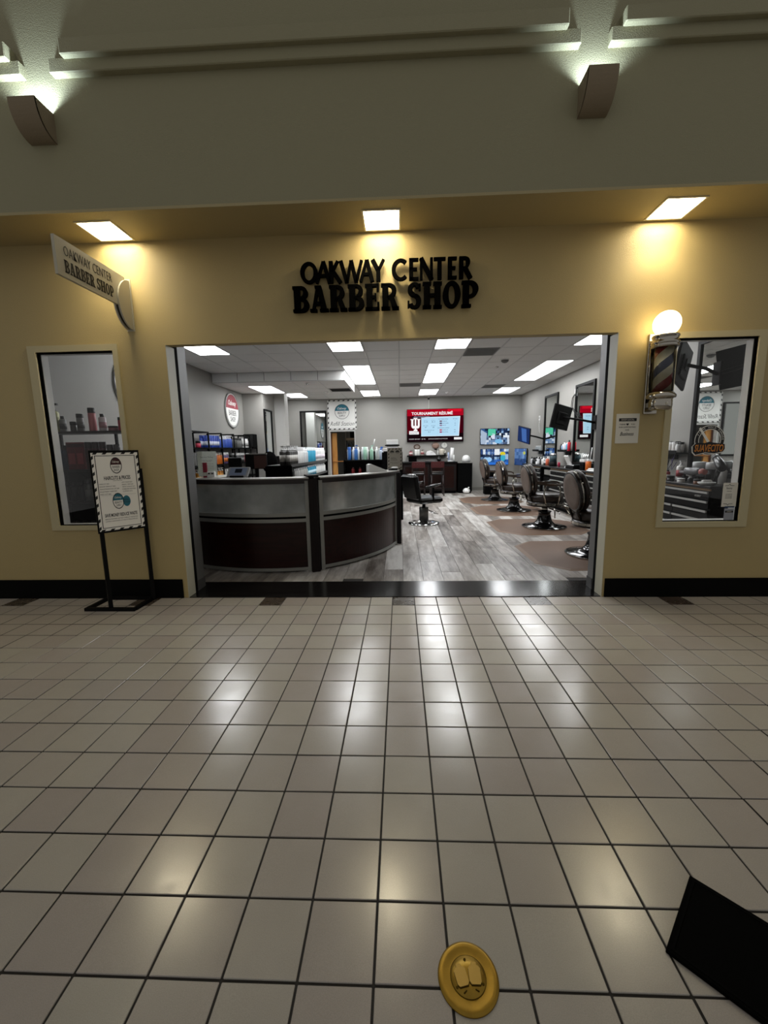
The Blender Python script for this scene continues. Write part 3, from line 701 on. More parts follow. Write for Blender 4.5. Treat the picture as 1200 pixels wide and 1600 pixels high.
for (k, y), _ in vents.items():
    lb = {2: 'grey ceiling vent near the front, right of centre', 0: 'grey ceiling vent in the middle of the ceiling before the big screen', 4: 'grey ceiling vent in front of the rear right lit panel'}[k]
    t = thing('ceiling_vent', lb, 'vent', ((k+.5)*CX, y+CY/2, ZC))
    MB().frame(-.265, .265, -.28, .28, .02, -.006, .004).build('vent_frame', VENT, t); MB().bx(-.245, .245, -.26, .26, .0, .006).build('vent_back', VENT, t)
    for i in range(10): MB().bx(-.245, .245, -.25+i*.052, -.225+i*.052, -.005, 0).build('louvre', VENT, t)
# dropped soffit box on the left
sz = 2.8; SX1, SY0, SY1 = -1.12, 5.0, 6.85
so = struct(MB().bx(XL, SX1-.01, SY0+.01, SY1, sz+.03, ZC-.002).build('ceiling_dropped', CBACK))
for k in range(-7, -2):
    x0, x1 = max(k*CX, XL), (k+1)*CX
    MB().bev(x0+.005, x1-.005, SY0, SY0+.012, sz+.012, ZC-.012, .003).build('face_panel', CTILE, so)
for j in range(3):
    MB().bev(SX1-.012, SX1, SY0+.62*j+.004, min(SY0+.62*(j+1), SY1)-.004, sz+.012, ZC-.012, .003).build('face_panel', CTILE, so)
b = MB(); b.bx(XL, SX1, SY0-.003, SY0+.02, sz-.002, sz+.014); b.bx(SX1-.02, SX1+.003, SY0, SY1, sz-.002, sz+.014); b.bx(XL, SX1, SY0-.003, SY0+.02, ZC-.016, ZC-.001); b.bx(SX1-.02, SX1+.003, SY0, SY1, ZC-.016, ZC-.001)
b.build('corner_bar', TBAR, so)
rows = [(5.02, 5.5), (5.5, 6.085), (6.085, 6.67), (6.67, 6.85)]
for k in range(-7, -2):
    for j, (ya, yb_) in enumerate(rows):
        if (k, j) in ((-6, 1), (-6, 2), (-3, 2)): continue
        if j == 3 and k == -7: pass
        MB().bev(max(k*CX, XL)+.008, (k+1)*CX-.008, ya+.008, yb_-.008, sz-.004, sz+.028, .005).build('ceiling_tile', CTILE, so)
b = MB()
for k in range(-6, -2): b.bx(k*CX-.009, k*CX+.009, SY0, SY1, sz, sz+.012)
for ya, yb_ in rows: b.bx(XL, SX1, yb_-.009, yb_+.009, sz, sz+.011)
o = b.build('ceiling_grid', TBAR, so); o['kind'] = 'stuff'
clight(-5.5*CX, 6.085, sz, 'lit ceiling panel in the underside of the dropped ceiling box')
t = thing('ceiling_vent', 'dark vent in the underside of the dropped ceiling box', 'vent', (-2.5*CX, 6.377, sz))
MB().frame(-.265, .265, -.28, .28, .025, -.008, .004).build('vent_frame', TBAR, t); MB().bx(-.24, .24, -.255, .255, .0, .006).build('vent_back', VENTD, t)
for i in range(9): MB().bx(-.24, .24, -.245+i*.055, -.225+i*.055, -.006, 0).build('louvre', VENTD, t)
def dome(x, y, z, r, label, cat, nm, m):
    t = thing(nm, label, cat, (x, y, z)); MB().lathe([(r*1.15, -.02), (r*1.15, 0)], 20).build('mount', WHITE, t)
    MB().lathe([(r*.15, -.02-r*.75), (r*.6, -.02-r*.62), (r*.95, -.02-r*.3), (r, -.02)], 20).build('cover', m, t)
dome(1.97, 4.34, ZC, .07, 'dark smoke detector on the ceiling behind the front vent', 'smoke detector', 'smoke_detector', VENT)
dome(1.40, 8.65, ZC, .06, 'white dome camera on the ceiling near the back wall', 'camera', 'dome_camera', WHITE)
dome(-1.95, 5.25, sz, .035, 'sprinkler head under the dropped ceiling box', 'sprinkler', 'ceiling_sprinkler', CHROME)
dome(1.98, 5.0, ZC, .03, 'sprinkler head on the ceiling right of centre', 'sprinkler', 'ceiling_sprinkler', CHROME)
dome(-1.78, 6.6, sz, .05, 'small white dome camera beside the dark soffit vent', 'camera', 'dome_camera', WHITE)
# ------------------------------------------------------------ mirrors
def mirror(x, y, z0, z1, w, rot, label, fm=BLK, fw=.05):
    t = thing('wall_mirror', label, 'mirror', (x, y, (z0+z1)/2), rot)
    h = (z1-z0)/2; MB().frame(-w/2, w/2, -h, h, fw, .002, .04).build('frame', fm, t)
    MB().bx(-w/2+fw, w/2-fw, -h+fw, h-fw, .004, .02).build('glass', MIRROR, t)
mirror(-2.79, YB, .985, 2.635, .86, FRONT, 'tall black framed mirror on the back wall left of the refill station sign')
mirror(-3.4, 6.96, 1.2, 2.425, .60, LEFTW, 'black framed mirror on the left wall behind the desk', fw=.035)
MY = [(1.42, 1.0), (3.33, .9), (5.17, .9), (7.08, .9)]
for (y, w), lb in zip(MY, ('black framed mirror seen through the right window', 'black framed mirror over the second tool chest, hidden by the door jamb', 'black framed mirror over the chests reflecting the red screen', 'black framed mirror nearest the back wall on the right')):
    mirror(XR, y, .98, 2.67, w, RIGHTW, lb)
# ------------------------------------------------------------ signs on the walls
t = thing('oval_wall_sign', 'round barber shop sign with a maroon cap on the left wall', 'sign', (XL+.001, 5.92, 2.33), LEFTW)
MB().lathe([(.40, 0), (.40, .02)], 56).build('disc', SIGNW, t); b = MB(); b.ring(.405, .375, .019, .024, 64); b.build('rim', GREYM, t)
b = MB(); b.ring(.36, .352, .02, .022, 64); b.build('inner_ring', INK, t)
a0 = math.asin(.12); MB().prism([(.352*cos(a0+(PI-2*a0)*i/32), .352*sin(a0+(PI-2*a0)*i/32)) for i in range(33)], .02, .022).build('maroon_cap', MAROON, t)
text([('Oakway', 0, .15, .44, .15, .3, .012)], SIGNW, t, 'script_lettering', .001, .0225); text([('BARBER', 0, -.06, .42, .12), ('SHOP', 0, -.20, .28, .11)], INK, t, 'lettering', .001, .0205)
t = thing('oval_wall_sign', 'round beauty supply sign with a teal cap glimpsed through the left window', 'sign', (XL+.001, 2.33, 2.36), LEFTW)
MB().lathe([(.40, 0), (.40, .02)], 56).build('disc', SIGNW, t); b = MB(); b.ring(.405, .385, .019, .024, 64); b.build('rim', INK, t)
b = MB(); b.ring(.365, .355, .02, .022, 64); b.build('inner_ring', INK, t)
MB().prism([(.355*cos(a0+(PI-2*a0)*i/32), .355*sin(a0+(PI-2*a0)*i/32)) for i in range(33)], .02, .022).build('teal_cap', TEAL, t)
text([('Oakway', 0, .15, .44, .15, .3, .012)], SIGNW, t, 'script_lettering', .001, .0225); text([('BEAUTY', 0, -.06, .42, .12), ('SUPPLY', 0, -.20, .36, .11)], INK, t, 'lettering', .001, .0205)
t = thing('refill_sign', 'square white refill station sign with striped border above the store room door', 'sign', (-1.85, YB-.002, 2.49), FRONT)
MB().bx(-.46, .46, -.46, .46, 0, .012).build('board', SIGNW, t)
dashes(-.46, .46, -.46, .46, .03, 6, INK, .012, .013).build('striped_border', INK, t)['kind'] = 'stuff'
b = MB(); b.frame(-.425, .425, -.425, .425, .006, .012, .013); b.build('inner_border', GREYM, t)
round_logo(t, 0, .10, .235, TEAL, ('BEAUTY', 'SUPPLY'), .012, ringw=.05)
text([('Refill Station', 0, -.275, .78, .13, .35, -.004)], INK, t, 'script_lettering', .001, .012)
# ------------------------------------------------------------ screens
def screen(name, label, cat, loc, rot, w, h, d=.05):
    t = thing(name, label, cat, loc, rot)
    MB().bev(-w/2, w/2, -h/2, h/2, -d, 0, .006).build('housing', BLKG, t)
    return t
def erect(t, nm, x0, x1, y0, y1, z, col, e=1.):
    return MB().bx(x0, x1, y0, y1, z, z+.0008).build(nm, emis('screen_'+col, col, e), t)
tw, th = 1.80, 1.03
t = screen('wall_screen', 'large screen with red tournament resume graphic on the back wall', 'screen', (1.13, YB-.07, 2.10), FRONT, tw, th, .06)
MB().bx(-.2, .2, -.15, .15, -.07, -.05).build('wall_bracket', BLK, t)
hx, hy = tw/2-.012, th/2-.012
ly = erect(t, 'picture', -hx, hx, -hy, hy, .0005, '52020f')
erect(t, 'top_band', -hx, hx, .30, hy, .0015, 'a80820'); erect(t, 'top_flash', hx-.5, hx-.06, .42, hy, .0025, 'd81028'); erect(t, 'bottom_band', -hx, hx, -hy, -.25, .0015, '14060c'); erect(t, 'side_shade', hx-.08, hx, -.25, .30, .0015, '3a0310')
def stext(lines, col, z=.003, nm='lettering', e=1.): return text(lines, emis('screen_'+col, col, e), t, nm, .0006, z)
stext([('TOURNAMENT R\u00c9SUM\u00c9', -.10, .385, 1.30, .115, 0, .03)], 'f4f0f2', .004, 'headline')
MB().prism([(-.80+.08, .30), (-.1, .30), (-.12, .262), (-.32, .262), (-.34, .225), (-.76, .225)], .003, .0036).build('caption_band', emis('screen_140a1c', '140a1c', 1), t)
stext([('INDIANA HOOSIERS MEN\u2019S BASKETBALL', -.42, .281, .5, .02), ('19-12 OVERALL 10-10 BIG TEN', -.52, .243, .38, .02)], 'c8c4d8', .0042, 'caption')
MB().prism([(-.44, .26), (.79, .275), (.755, -.34), (-.445, -.34)], .003, .0036).build('data_panel', emis('screen_dff0fc', 'dff0fc', 1.0), t)
MB().prism([(-.425, .24), (.765, .255), (.735, -.325), (-.43, -.325)], .0037, .0042).build('data_panel_inner', emis('screen_b4dcf4', 'b4dcf4', 1.0), t)
# interlocking block letters emblem: a U with serifs and a tall I through it
IU = [[(-.16, .17), (-.05, .17), (-.05, .145), (-.07, .145), (-.07, -.04), (-.135, -.04), (-.135, .145), (-.16, .145)], [(.05, .17), (.16, .17), (.16, .145), (.135, .145), (.135, -.04), (.07, -.04), (.07, .145), (.05, .145)],
      [(-.135, -.04), (.135, -.04), (.12, -.095), (.08, -.125), (-.08, -.125), (-.12, -.095)], [(-.026, -.17), (.026, -.17), (.026, .17), (-.026, .17)], [(-.06, .215), (.06, .215), (.06, .175), (.028, .165), (-.028, .165), (-.06, .175)], [(-.06, -.215), (.06, -.215), (.06, -.165), (.028, -.15), (-.028, -.15), (-.06, -.165)]]
b = MB()
for p in IU: b.prism([(x-.625, y+.035) for x, y in reversed(p)] if False else [(x-.625, y+.035) for x, y in p], .003, .0036)
b.build('team_emblem', emis('screen_fbf6f6', 'fbf6f6', 1.0), t)
erect(t, 'score_box', -.83, -.52, -.275, -.19, .0045, 'f0f0f2'); erect(t, 'score_tab', -.83, -.67, -.19, -.165, .0045, 'e4dce0')
stext([('SELECTION SUNDAY', -.68, -.235, .25, .03)], '5a2030', .0055, 'score_lettering')
stext([('HOOSIERS', -.75, -.425, .16, .026), ('BRACKET', -.56, -.425, .17, .026), ('BIG TEN', -.37, -.425, .12, .026), ('SELECTION SHOW COVERAGE ON THE NETWORK TODAY', .09, -.425, .62, .026)], 'f0ecee', .0042, 'ticker')
erect(t, 'network_box', .60, .85, -.455, -.385, .0042, 'f4f4f4')
stext([('NETWORK', .725, -.42, .19, .03)], 'c8c8cc', .0052, 'network_lettering')
dk = '3a4c74'
stext([('QUAD 1', -.30, .155, .13, .022), ('3-10', -.30, .11, .12, .045), ('QUAD 2', -.06, .155, .13, .022), ('6-1', -.06, .11, .10, .045), ('NET RANK', -.30, -.01, .15, .022), ('47', -.30, -.06, .06, .04), ('SOS RANK', -.06, -.01, .14, .022), ('28', -.06, -.06, .06, .04), ('STRENGTH OF RECORD', -.19, -.15, .32, .022), ('51', -.19, -.205, .07, .036),
       ('NOTABLE WINS', .26, .19, .30, .028), ('NET RANK', .63, .195, .14, .026), ('PURDUE', .30, .125, .15, .028), ('7', .63, .13, .02, .028), ('WISCONSIN', .32, .06, .20, .028), ('22', .63, .06, .04, .028), ('OHIO ST', .28, -.005, .13, .028), ('29', .63, -.005, .04, .028), ('REMAINING GAMES', .26, -.085, .36, .028), ('MINNESOTA', .31, -.15, .20, .028), ('84', .62, -.15, .045, .028), ('PENN STATE', .31, -.215, .20, .028), ('58', .62, -.215, .045, .028)], dk, .0046, 'data_lettering')
MB().bx(.075, .078, -.31, .23, .0046, .005).build('divider', emis('screen_9cc0dc', '9cc0dc', 1), t)
for y, c in ((.125, '6a4a60'), (.06, '403058'), (-.005, '907090'), (-.15, 'c04058'), (-.215, 'a03060')): erect(t, 'team_badge', .14, .215, y-.02, y+.02, .0046, c)
# cable and small camera above it
tag(MB().tube([(.93, YB-.012, 2.63), (.93, YB-.012, 2.9), (.92, YB-.014, ZC-.06)], .006, 6).build('screen_cable', WHITE), 'white cable running up the wall from the large screen', 'cable')
t = thing('wall_camera', 'small dark camera at the ceiling above the large screen', 'camera', (.92, YB-.03, ZC-.03)); MB().bx(-.02, .02, -.02, .03, -.03, .03).build('mount', WHITE, t); MB().sphere((0, -.03, -.04), .035, 14, 8).build('lens_ball', BLKG, t)
def mosaic(t, w, h, cols, nx, ny, seed, fixed=()):
    R = random.Random(seed); x0, y0 = -w/2+.01, -h/2+.01; dx, dy = (w-.02)/nx, (h-.02)/ny
    groups = {}
    for i in range(nx):
        for j in range(ny):
            c = R.choice(cols[min(len(cols)-1, int(j/ny*len(cols)))])
            groups.setdefault(c, MB()).prism([(x0+i*dx, y0+j*dy), (x0+(i+1)*dx+.002, y0+j*dy), (x0+(i+1)*dx+.002+R.uniform(-.02, .02), y0+(j+1)*dy), (x0+i*dx+R.uniform(-.005, .01), y0+(j+1)*dy)], .0005+.00001*i, .001+.00002*j)
    first = None
    bg = MB().bx(-w/2+.01, w/2-.01, -h/2+.01, h/2-.01, .0002, .0005).build('picture', emis('screen_a8b8c8', 'a8b8c8', 1), t)
    for c, m in groups.items(): o = m.build('picture_patch', emis('screen_'+c, c, 1.), bg); o['kind'] = 'stuff'
    for nm, poly, c in fixed: MB().prism(poly, .0016, .0022).build(nm, emis('screen_'+c, c, 1.), bg)
def ell(cx, cy, rx, ry, n=16): return [(cx+rx*cos(2*PI*i/n), cy+ry*sin(2*PI*i/n)) for i in range(n)]
t = screen('wall_screen', 'upper of the two small screens on the back wall, street scene', 'screen', (3.03, YB-.045, 1.715), FRONT, .93, .51, .04)
pz = [['4a5a78', '20304c', '8898b0', 'c8d4e4', '6a88b0'], ['141c2c', '5a7898', 'e0e8f0', '2c3c5c'], ['1c2c4c', '3c5c8c', '101828', '8cb0d8']]
mosaic(t, .93, .51, pz, 14, 7, 3, [('picture_sign', [(-.22, .02), (.02, .05), (.02, .235), (-.22, .235)], '58c8a4'), ('picture_wall', [(-.445, -.235), (-.30, -.235), (-.25, .1), (-.445, .22)], 'a8b8cc'), ('picture_person', [(-.1, -.08), (.0, -.08), (.0, .08), (-.08, .1)], 'd8dcf0'), ('picture_car', ell(.12, -.15, .12, .07), '7ab8e4')])
t = screen('wall_screen', 'lower of the two small screens on the back wall, blue street scene', 'screen', (3.03, YB-.045, 1.07), FRONT, .90, .52, .04)
pz = [['2c5ca8', '3468b8', '24508c'], ['203050', '5c7ca4', '98b4d4', '141c30'], ['d8e0e8', 'a8bcd0', '4868a0', '2c4474']]
mosaic(t, .90, .52, pz, 12, 6, 8, [('picture_car', ell(-.22, -.08, .14, .09), '9cc8f0'), ('picture_car', ell(-.22, .03, .09, .05), '28344c'), ('picture_coat', ell(.27, -.03, .08, .11), '3ca8c4'), ('picture_hat', ell(.26, .1, .085, .06), 'd8c828'), ('picture_road', [(-.44, -.25), (.44, -.25), (.44, -.18), (-.44, -.18)], '3070cc'), ('picture_house', [(.0, .06), (.16, .06), (.16, .25), (.0, .25)], 'e8ecf0')])
t = screen('wall_screen', 'blue glowing panel in place of a reflected screen, low on the right wall', 'screen', (XR-.16, 9.15, 1.07), (R90, 0, -R90+.32), .62, .52, .04)  # glowing panel added for what read as a mirror reflection of a screen
mosaic(t, .62, .52, [['304878', '24406c'], ['5878a8', '6c90c0', '406090'], ['6080b4', '4868a0']], 6, 5, 5, [('picture_glow', ell(.2, .12, .06, .05), 'b8c060')])
MB().bx(-.1, .1, -.1, .1, -.09, -.04).build('wall_bracket', BLK, t)
def armscreen(label, y, x, z, rz, tilt, roll, w=.66, h=.42, pic=True):
    M = Matrix.Rotation(rz, 3, 'Z') @ Matrix.Rotation(R90+tilt, 3, 'X') @ Matrix.Rotation(roll, 3, 'Z')
    t = thing('arm_screen', label, 'screen', (x, y, z), M.to_euler())
    MB().bev(-w/2, w/2, -h/2, h/2, -.035, 0, .008).build('housing', mat('screen_back', '070707', .6, spec=.2), t)
    MB().bev(-w*.25, w*.25, -h*.3, h*.2, -.055, -.03, .006).build('back_cover', mat('screen_back', '070707', .6, spec=.2), t)
    MB().bx(-.06, .06, -.06, .06, -.07, -.05).build('mount_plate', BLK, t)
    MB().prism(ell(0, .0, .03, .05), -.0565, -.055).build('back_emblem', mat('emblem_ochre', '5a4c30', .5), t)
    MB().bx(-w/2+.012, w/2-.012, -h/2+.012, h/2-.012, .0002, .001).build('picture', emis('screen_20305c', '20305c', 1), t)
    MB().prism([(-.05, -h*.4), (w*.28, -h*.4), (w*.2, h*.4), (-.12, h*.4)], .001, .0016).build('picture_patch', emis('screen_4468a8', '4468a8', 1), t)
    # wall arm, in world space then carried by the screen
    Mi = t.matrix_basis.inverted()
    a = MB(); bx0 = Vector((XR-.02, y-.05, z-.12)); mp = Vector((x, y, z)) + M @ Vector((0, 0, -.07))
    a.tube([bx0, Vector(((bx0.x+mp.x)/2, bx0.y-.06, (bx0.z+mp.z)/2)), mp], .022, 8)
    a.bx(XR-.035, XR, y-.11, y+.01, z-.25, z+.02)
    a.v = [tuple(Mi @ Vector(v)) for v in a.v]; a.build('wall_arm', BLK, t)
armscreen('black screen on a wall arm seen from behind, right of the mirrors', 4.70, 3.17, 1.945, PI+.50, -.12, .16, .50, .46)
armscreen('blue lit screen on a wall arm near the back corner', 7.55, 3.30, 1.69, -R90+.28, .1, -.2, .56, .42)
armscreen('black screen on a wall arm behind the barber pole', 1.62, 3.42, 2.33, PI+.80, -.12, .14, .62, .48)
# ------------------------------------------------------------ barber stations along the right wall
DRAW = mat('black_drawer', '060606', .5, spec=.2); HANDLE = mat('brushed_handle', 'c9c9c6', .35, .6); WOODTOP = mat('wood_edge', '9a7c58', .5)
CH = [(1.48, .60, 'through the right window'), (3.35, .60, 'behind the nearest barber chair'), (5.12, .60, 'behind the second barber chair'), (6.95, .60, 'behind the third barber chair')]
chest0 = None
def make_chest(label):
    t = thing('tool_chest', label, 'tool chest', (XR, 1.48, 0)); hw, dp = .60, .46
    MB().bx(-dp+.01, -.02, -hw, hw, .08, .895).build('body', DRAW, t)
    b = MB(); b.bx(-dp+.03, -.03, -hw+.02, hw-.02, .02, .08); b.build('plinth', BLKM, t)
    MB().bx(-dp-.003, -dp+.012, -hw+.01, hw-.01, .868, .893).build('wood_strip', WOODTOP, t)
    zs = [.78, .715]
    rows = [(.765, .862, 1)] + [(.665-.105*i, .758-.105*i, 2 if i else 1) for i in range(6)]
    for z0, z1, n in rows:
        for q in range(n):
            y0 = -hw+.012 + q*(2*hw-.024)/n; y1 = y0+(2*hw-.024)/n-.01
            d = MB().bev(-dp-.008, -dp+.012, y0, y1, z0, z1, .003).build('drawer', DRAW, t)
            MB().bx(-dp-.026, -dp-.008, y0+.01, y1-.01, z1-.026, z1-.004).build('drawer_handle', HANDLE, d)
    text([('HUSKY', 0, 0, .10, .022, .2, .01)], HANDLE, t, 'badge_lettering', .001, 0, (-dp-.009, -.42, .80), RIGHTW)
    MB().tube([(-dp-.012, .2, .815), (-dp-.004, .2, .815)], .008, 8).build('lock', CHROME, t)
    for x in (-dp+.06, -.08):
        for y in (-hw+.08, hw-.08): MB().tube([(x, y-.015, .025), (x, y+.015, .025)], .025, 10).build('caster', BLKM, t)
    MB().tube([(-.40, -hw-.03, .70), (-.10, -hw-.03, .70)], .012, 8).build('side_handle', BLK, t)
    return t
for i, (y, hw, w) in enumerate(CH):
    lb = 'black tool chest with silver drawer pulls ' + w
    if i == 0: chest0 = make_chest(lb); chest0.location.y = y
    else: dup(chest0, (XR, y, 0), None, lb)
WT = mat('dark_worktop', '0a0909', .4, spec=.3)
wtop = tag(MB().bev(XR-.50, XR-.001, .84, 7.75, .897, .925, .004).build('worktop', WT), 'long dark worktop running over the tool chests on the right wall', 'worktop')
def gapcab(y0, y1, lb):
    t = thing('towel_cabinet', lb, 'cabinet', (XR, (y0+y1)/2, 0)); h = (y1-y0)/2
    MB().bx(-.40, -.02, -h, h, .0, .895).build('body', BLKM, t)
    d = MB().bev(-.42, -.40, -h+.015, h-.015, .08, .66, .003).build('door', BLK, t); MB().bx(-.43, -.42, h-.07, h-.04, .35, .45).build('door_handle', HANDLE, d)
    MB().bev(-.415, -.40, -h+.04, h-.04, .72, .84, .003).build('towel_shelf', mat('folded_towels', '8a8984', .8), t)
gapcab(2.12, 2.70, 'black towel cabinet between the first two tool chests'); gapcab(3.98, 4.46, 'black towel cabinet right of the tool chest reflecting chairs'); gapcab(5.76, 6.29, 'black towel cabinet left of the third tool chest')
# ------------------------------------------------------------ antique barber chairs and mats
def oct_mat(y, lb, first=[None]):
    if first[0] is None:
        t = thing('floor_mat', lb, 'floor mat', (2.36, y, 0)); w, h, c = .765, .75, .30
        P = lambda k: [(-w+k, -h+c+k*.4), (-w+c+k*.4, -h+k), (w-c-k*.4, -h+k), (w-k, -h+c+k*.4), (w-k, h-c-k*.4), (w-c-k*.4, h-k), (-w+c+k*.4, h-k), (-w+k, h-c-k*.4)]
        b = MB(); a, d = P(0), P(.055); n = 8
        b.add([(x, yy, .001) for x, yy in a]+[(x, yy, .012) for x, yy in d], [(i, (i+1) % n, n+(i+1) % n, n+i) for i in range(n)]); b.build('bevelled_edge', mat('mat_edge', '725a47', .55), t)
        MB().prism(d, .002, .0125).build('top_surface', MATB, t); first[0] = t
    else: dup(first[0], (2.36, y, 0), None, lb)
for y, lb in ((1.55, 'brown eight-sided mat under the barber chair by the jamb'), (3.45, 'brown eight-sided mat under the second barber chair'), (5.30, 'brown eight-sided mat under the third barber chair'), (7.12, 'brown eight-sided mat under the farthest barber chair')): oct_mat(y, lb)
ENAM = mat('black_enamel', '0a0a0a', .12); ARMW = mat('arm_lacquer', '4a4038', .12, coat=.5)
def make_chair(lb):
    t = thing('barber_chair', lb, 'chair', (2.45, 1.5, .0125))
    MB().lathe([(.36, 0), (.365, .008), (.34, .022), (.25, .035), (.17, .06), (.125, .11), (.105, .18), (.095, .25), (.11, .262), (.11, .275)], 40).build('base', ENAM, t)
    b = MB(); b.ring(.366, .352, .004, .016, 48); b.build('base_ring', CHR2, t)
    MB().lathe([(.05, .27), (.05, .36)], 20).build('piston', CHR2, t)
    MB().lathe([(.10, .35), (.16, .365), (.275, .372), (.285, .385), (.285, .445), (.27, .452)], 40, sx=1.05).build('seat_ring', RIMW, t)
    b = MB(); b.ring(.289, .284, .40, .43, 40, 1.05); b.build('seat_band', CHR2, t)
    MB().lathe([(.262, .45), (.275, .475), (.275, .53), (.26, .565), (.20, .59), (.05, .597)], 40, sx=1.05).build('seat_cushion', LEATH, t)
    Mx = Matrix.Translation((-.30, 0, .815)) @ Matrix.Rotation(-.17, 4, 'Y') @ Matrix.Rotation(R90, 4, 'Y')   # lathe z -> +x
    E = lambda prof, nm, m: MB().lathe(prof, 40, M=Mx @ Matrix.Diagonal((1.10, .98, 1, 1))).build(nm, m, t)
    E([(.216, -.055), (.232, -.050), (.236, -.035), (.236, .012), (.226, .018)], 'back_shell', RIMW)
    E([(.15, -.062), (.205, -.058), (.212, -.050)], 'back_pad', LEATHB)
    E([(.222, .018), (.238, .026), (.24, .05), (.222, .075), (.15, .095), (.03, .10)], 'back_cushion', LEATH)
    b = MB(); b.ring(.239, .232, -.022, -.008, 40); b.v = [tuple(Mx @ Matrix.Diagonal((1.10, .98, 1, 1)) @ Vector(v)) for v in b.v]; b.build('back_band', CHR2, t)
    for q in (-1.1, -.4, .4, 1.1): MB().sphere(tuple(Mx @ Vector((.236*1.1*cos(q+PI), .238*.98*sin(q+PI), .002))), .012, 8, 6).build('rivet', CHR2, t)
    b = MB(); b.tube([(-.25, -.10, .44), (-.31, -.10, .56), (-.29, -.10, .66)], .018, 8); b.tube([(-.25, .10, .44), (-.31, .10, .56), (-.29, .10, .66)], .018, 8); b.build('back_bracket', RIMW, t)
    for s in (-1, 1):
        a = MB(); P = [(-.27, .80), (-.20, .79), (-.08, .765), (.06, .757), (.2, .77), (.30, .762), (.36, .735), (.375, .70)]; w = [.02, .032, .042, .045, .045, .042, .036, .022]
        for (x0, z0), w0, (x1, z1), w1 in zip(P, w, P[1:], w[1:]):
            y0 = s*.285; a.add([(x0, y0-w0, z0), (x0, y0+w0, z0), (x1, y0+w1, z1), (x1, y0-w1, z1), (x0, y0-w0*.8, z0-.035), (x0, y0+w0*.8, z0-.035), (x1, y0+w1*.8, z1-.035), (x1, y0-w1*.8, z1-.035)], [(3, 2, 1, 0), (4, 5, 6, 7), (0, 4, 7, 3), (1, 2, 6, 5), (0, 1, 5, 4), (2, 3, 7, 6)])
        o = a.build('armrest', ARMW, t)
        MB().tube([(.12, s*.285, .745), (.13, s*.292, .6), (.10, s*.29, .42)], .013, 8).build('arm_support', CHR2, o)
        MB().tube([(-.12, s*.285, .745), (-.14, s*.292, .6), (-.10, s*.29, .42)], .013, 8).build('arm_support', CHR2, o)
    b = MB(); b.tube([(.24, -.11, .38), (.40, -.11, .33), (.50, -.11, .20)], .016, 8); b.tube([(.24, .11, .38), (.40, .11, .33), (.50, .11, .20)], .016, 8); f = b.build('footrest_bracket', CHR2, t)
    MB().bev(.44, .60, -.17, .17, .17, .195, .006).build('footrest', CHR2, f)
    MB().tube([(.0, -.28, .40), (.02, -.36, .34), (.0, -.42, .22)], .012, 8).build('lever', CHR2, t)
    MB().tube([(.05, -.05, .33), (.12, -.30, .30), (.10, -.36, .28)], .01, 8).build('pump_pedal', CHROME, t)
    for a in (.5, 1.6, 2.7, 3.8, 4.9, 5.9): MB().sphere((.287*1.05*cos(a), .287*sin(a), .415), .012, 8, 6).build('rivet', CHR2, t)
    return t
ch0 = make_chair('antique barber chair with taupe round back, nearest the right jamb')
ch0.location = (2.48, 1.48, .0125); ch0.rotation_euler.z = .06
for y, rz, lb in ((3.35, .05, 'antique barber chair with taupe round back, second from the jamb'), (5.25, .06, 'antique barber chair with taupe round back, third from the jamb'), (7.06, .10, 'antique barber chair with taupe round back, farthest, before the wall screens')):
    dup(ch0, (2.47, y, .0125), rz, lb)
t = thing('waste_bin', 'black square bin behind the farthest barber chair', 'bin', (2.62, 8.6, 0)); MB().bev(-.13, .13, -.13, .13, 0, .62, .01).build('body', BLKM, t); MB().bev(-.14, .14, -.14, .14, .62, .68, .01).build('lid', BLK, t)
# ------------------------------------------------------------ black styling chair
t = thing('styling_chair', 'black leather styling chair on a round chrome base beside the desk', 'chair', (.43, 3.83, 0), (0, 0, .55))
MB().lathe([(.29, 0), (.293, .01), (.28, .03), (.2, .045), (.09, .055), (.08, .065)], 40).build('base', CHROME, t)
MB().lathe([(.085, .06), (.085, .305), (.078, .31)], 24).build('column', mat('brushed_column', '5c5b57', .4, .7), t)
MB().lathe([(.03, .305), (.03, .40)], 14).build('piston', BLK, t)
b = MB(); b.tube([(.06, -.05, .26), (.16, -.13, .20), (.25, -.10, .17), (.24, .05, .17), (.15, .08, .20), (.06, .05, .26)], .008, 6); b.build('pump_bar', CHROME, t)
MB().bev(-.24, .27, -.25, .25, .40, .505, .03).build('seat', BLKL, t)
M = Matrix.Translation((-.23, 0, .48)) @ Matrix.Rotation(-.18, 4, 'Y')
b = MB(); b.bev(-.06, .04, -.235, .235, 0, .45, .03); b.v = [tuple(M @ Vector(v)) for v in b.v]; b.build('backrest', BLKL, t)
b = MB(); b.tube([tuple(M @ Vector(p)) for p in ((-.01, -.2, .452), (-.01, .2, .452))], .014, 8); b.build('back_trim', CHROME, t)
for s in (-1, 1):
    o = MB().tube([(-.17, s*.285, .70), (-.05, s*.29, .715), (.08, s*.29, .735), (.17, s*.285, .75)], [.022, .027, .026, .016], 10).build('armrest', BLKG, t)
    MB().bx(-.02, .02, s*.285-.012, s*.285+.012, .44, .71).build('arm_post', CHROME, o)
    MB().bx(-.03, .03, min(s*.24, s*.297), max(s*.24, s*.297), .42, .45).build('arm_bracket', CHROME, o)
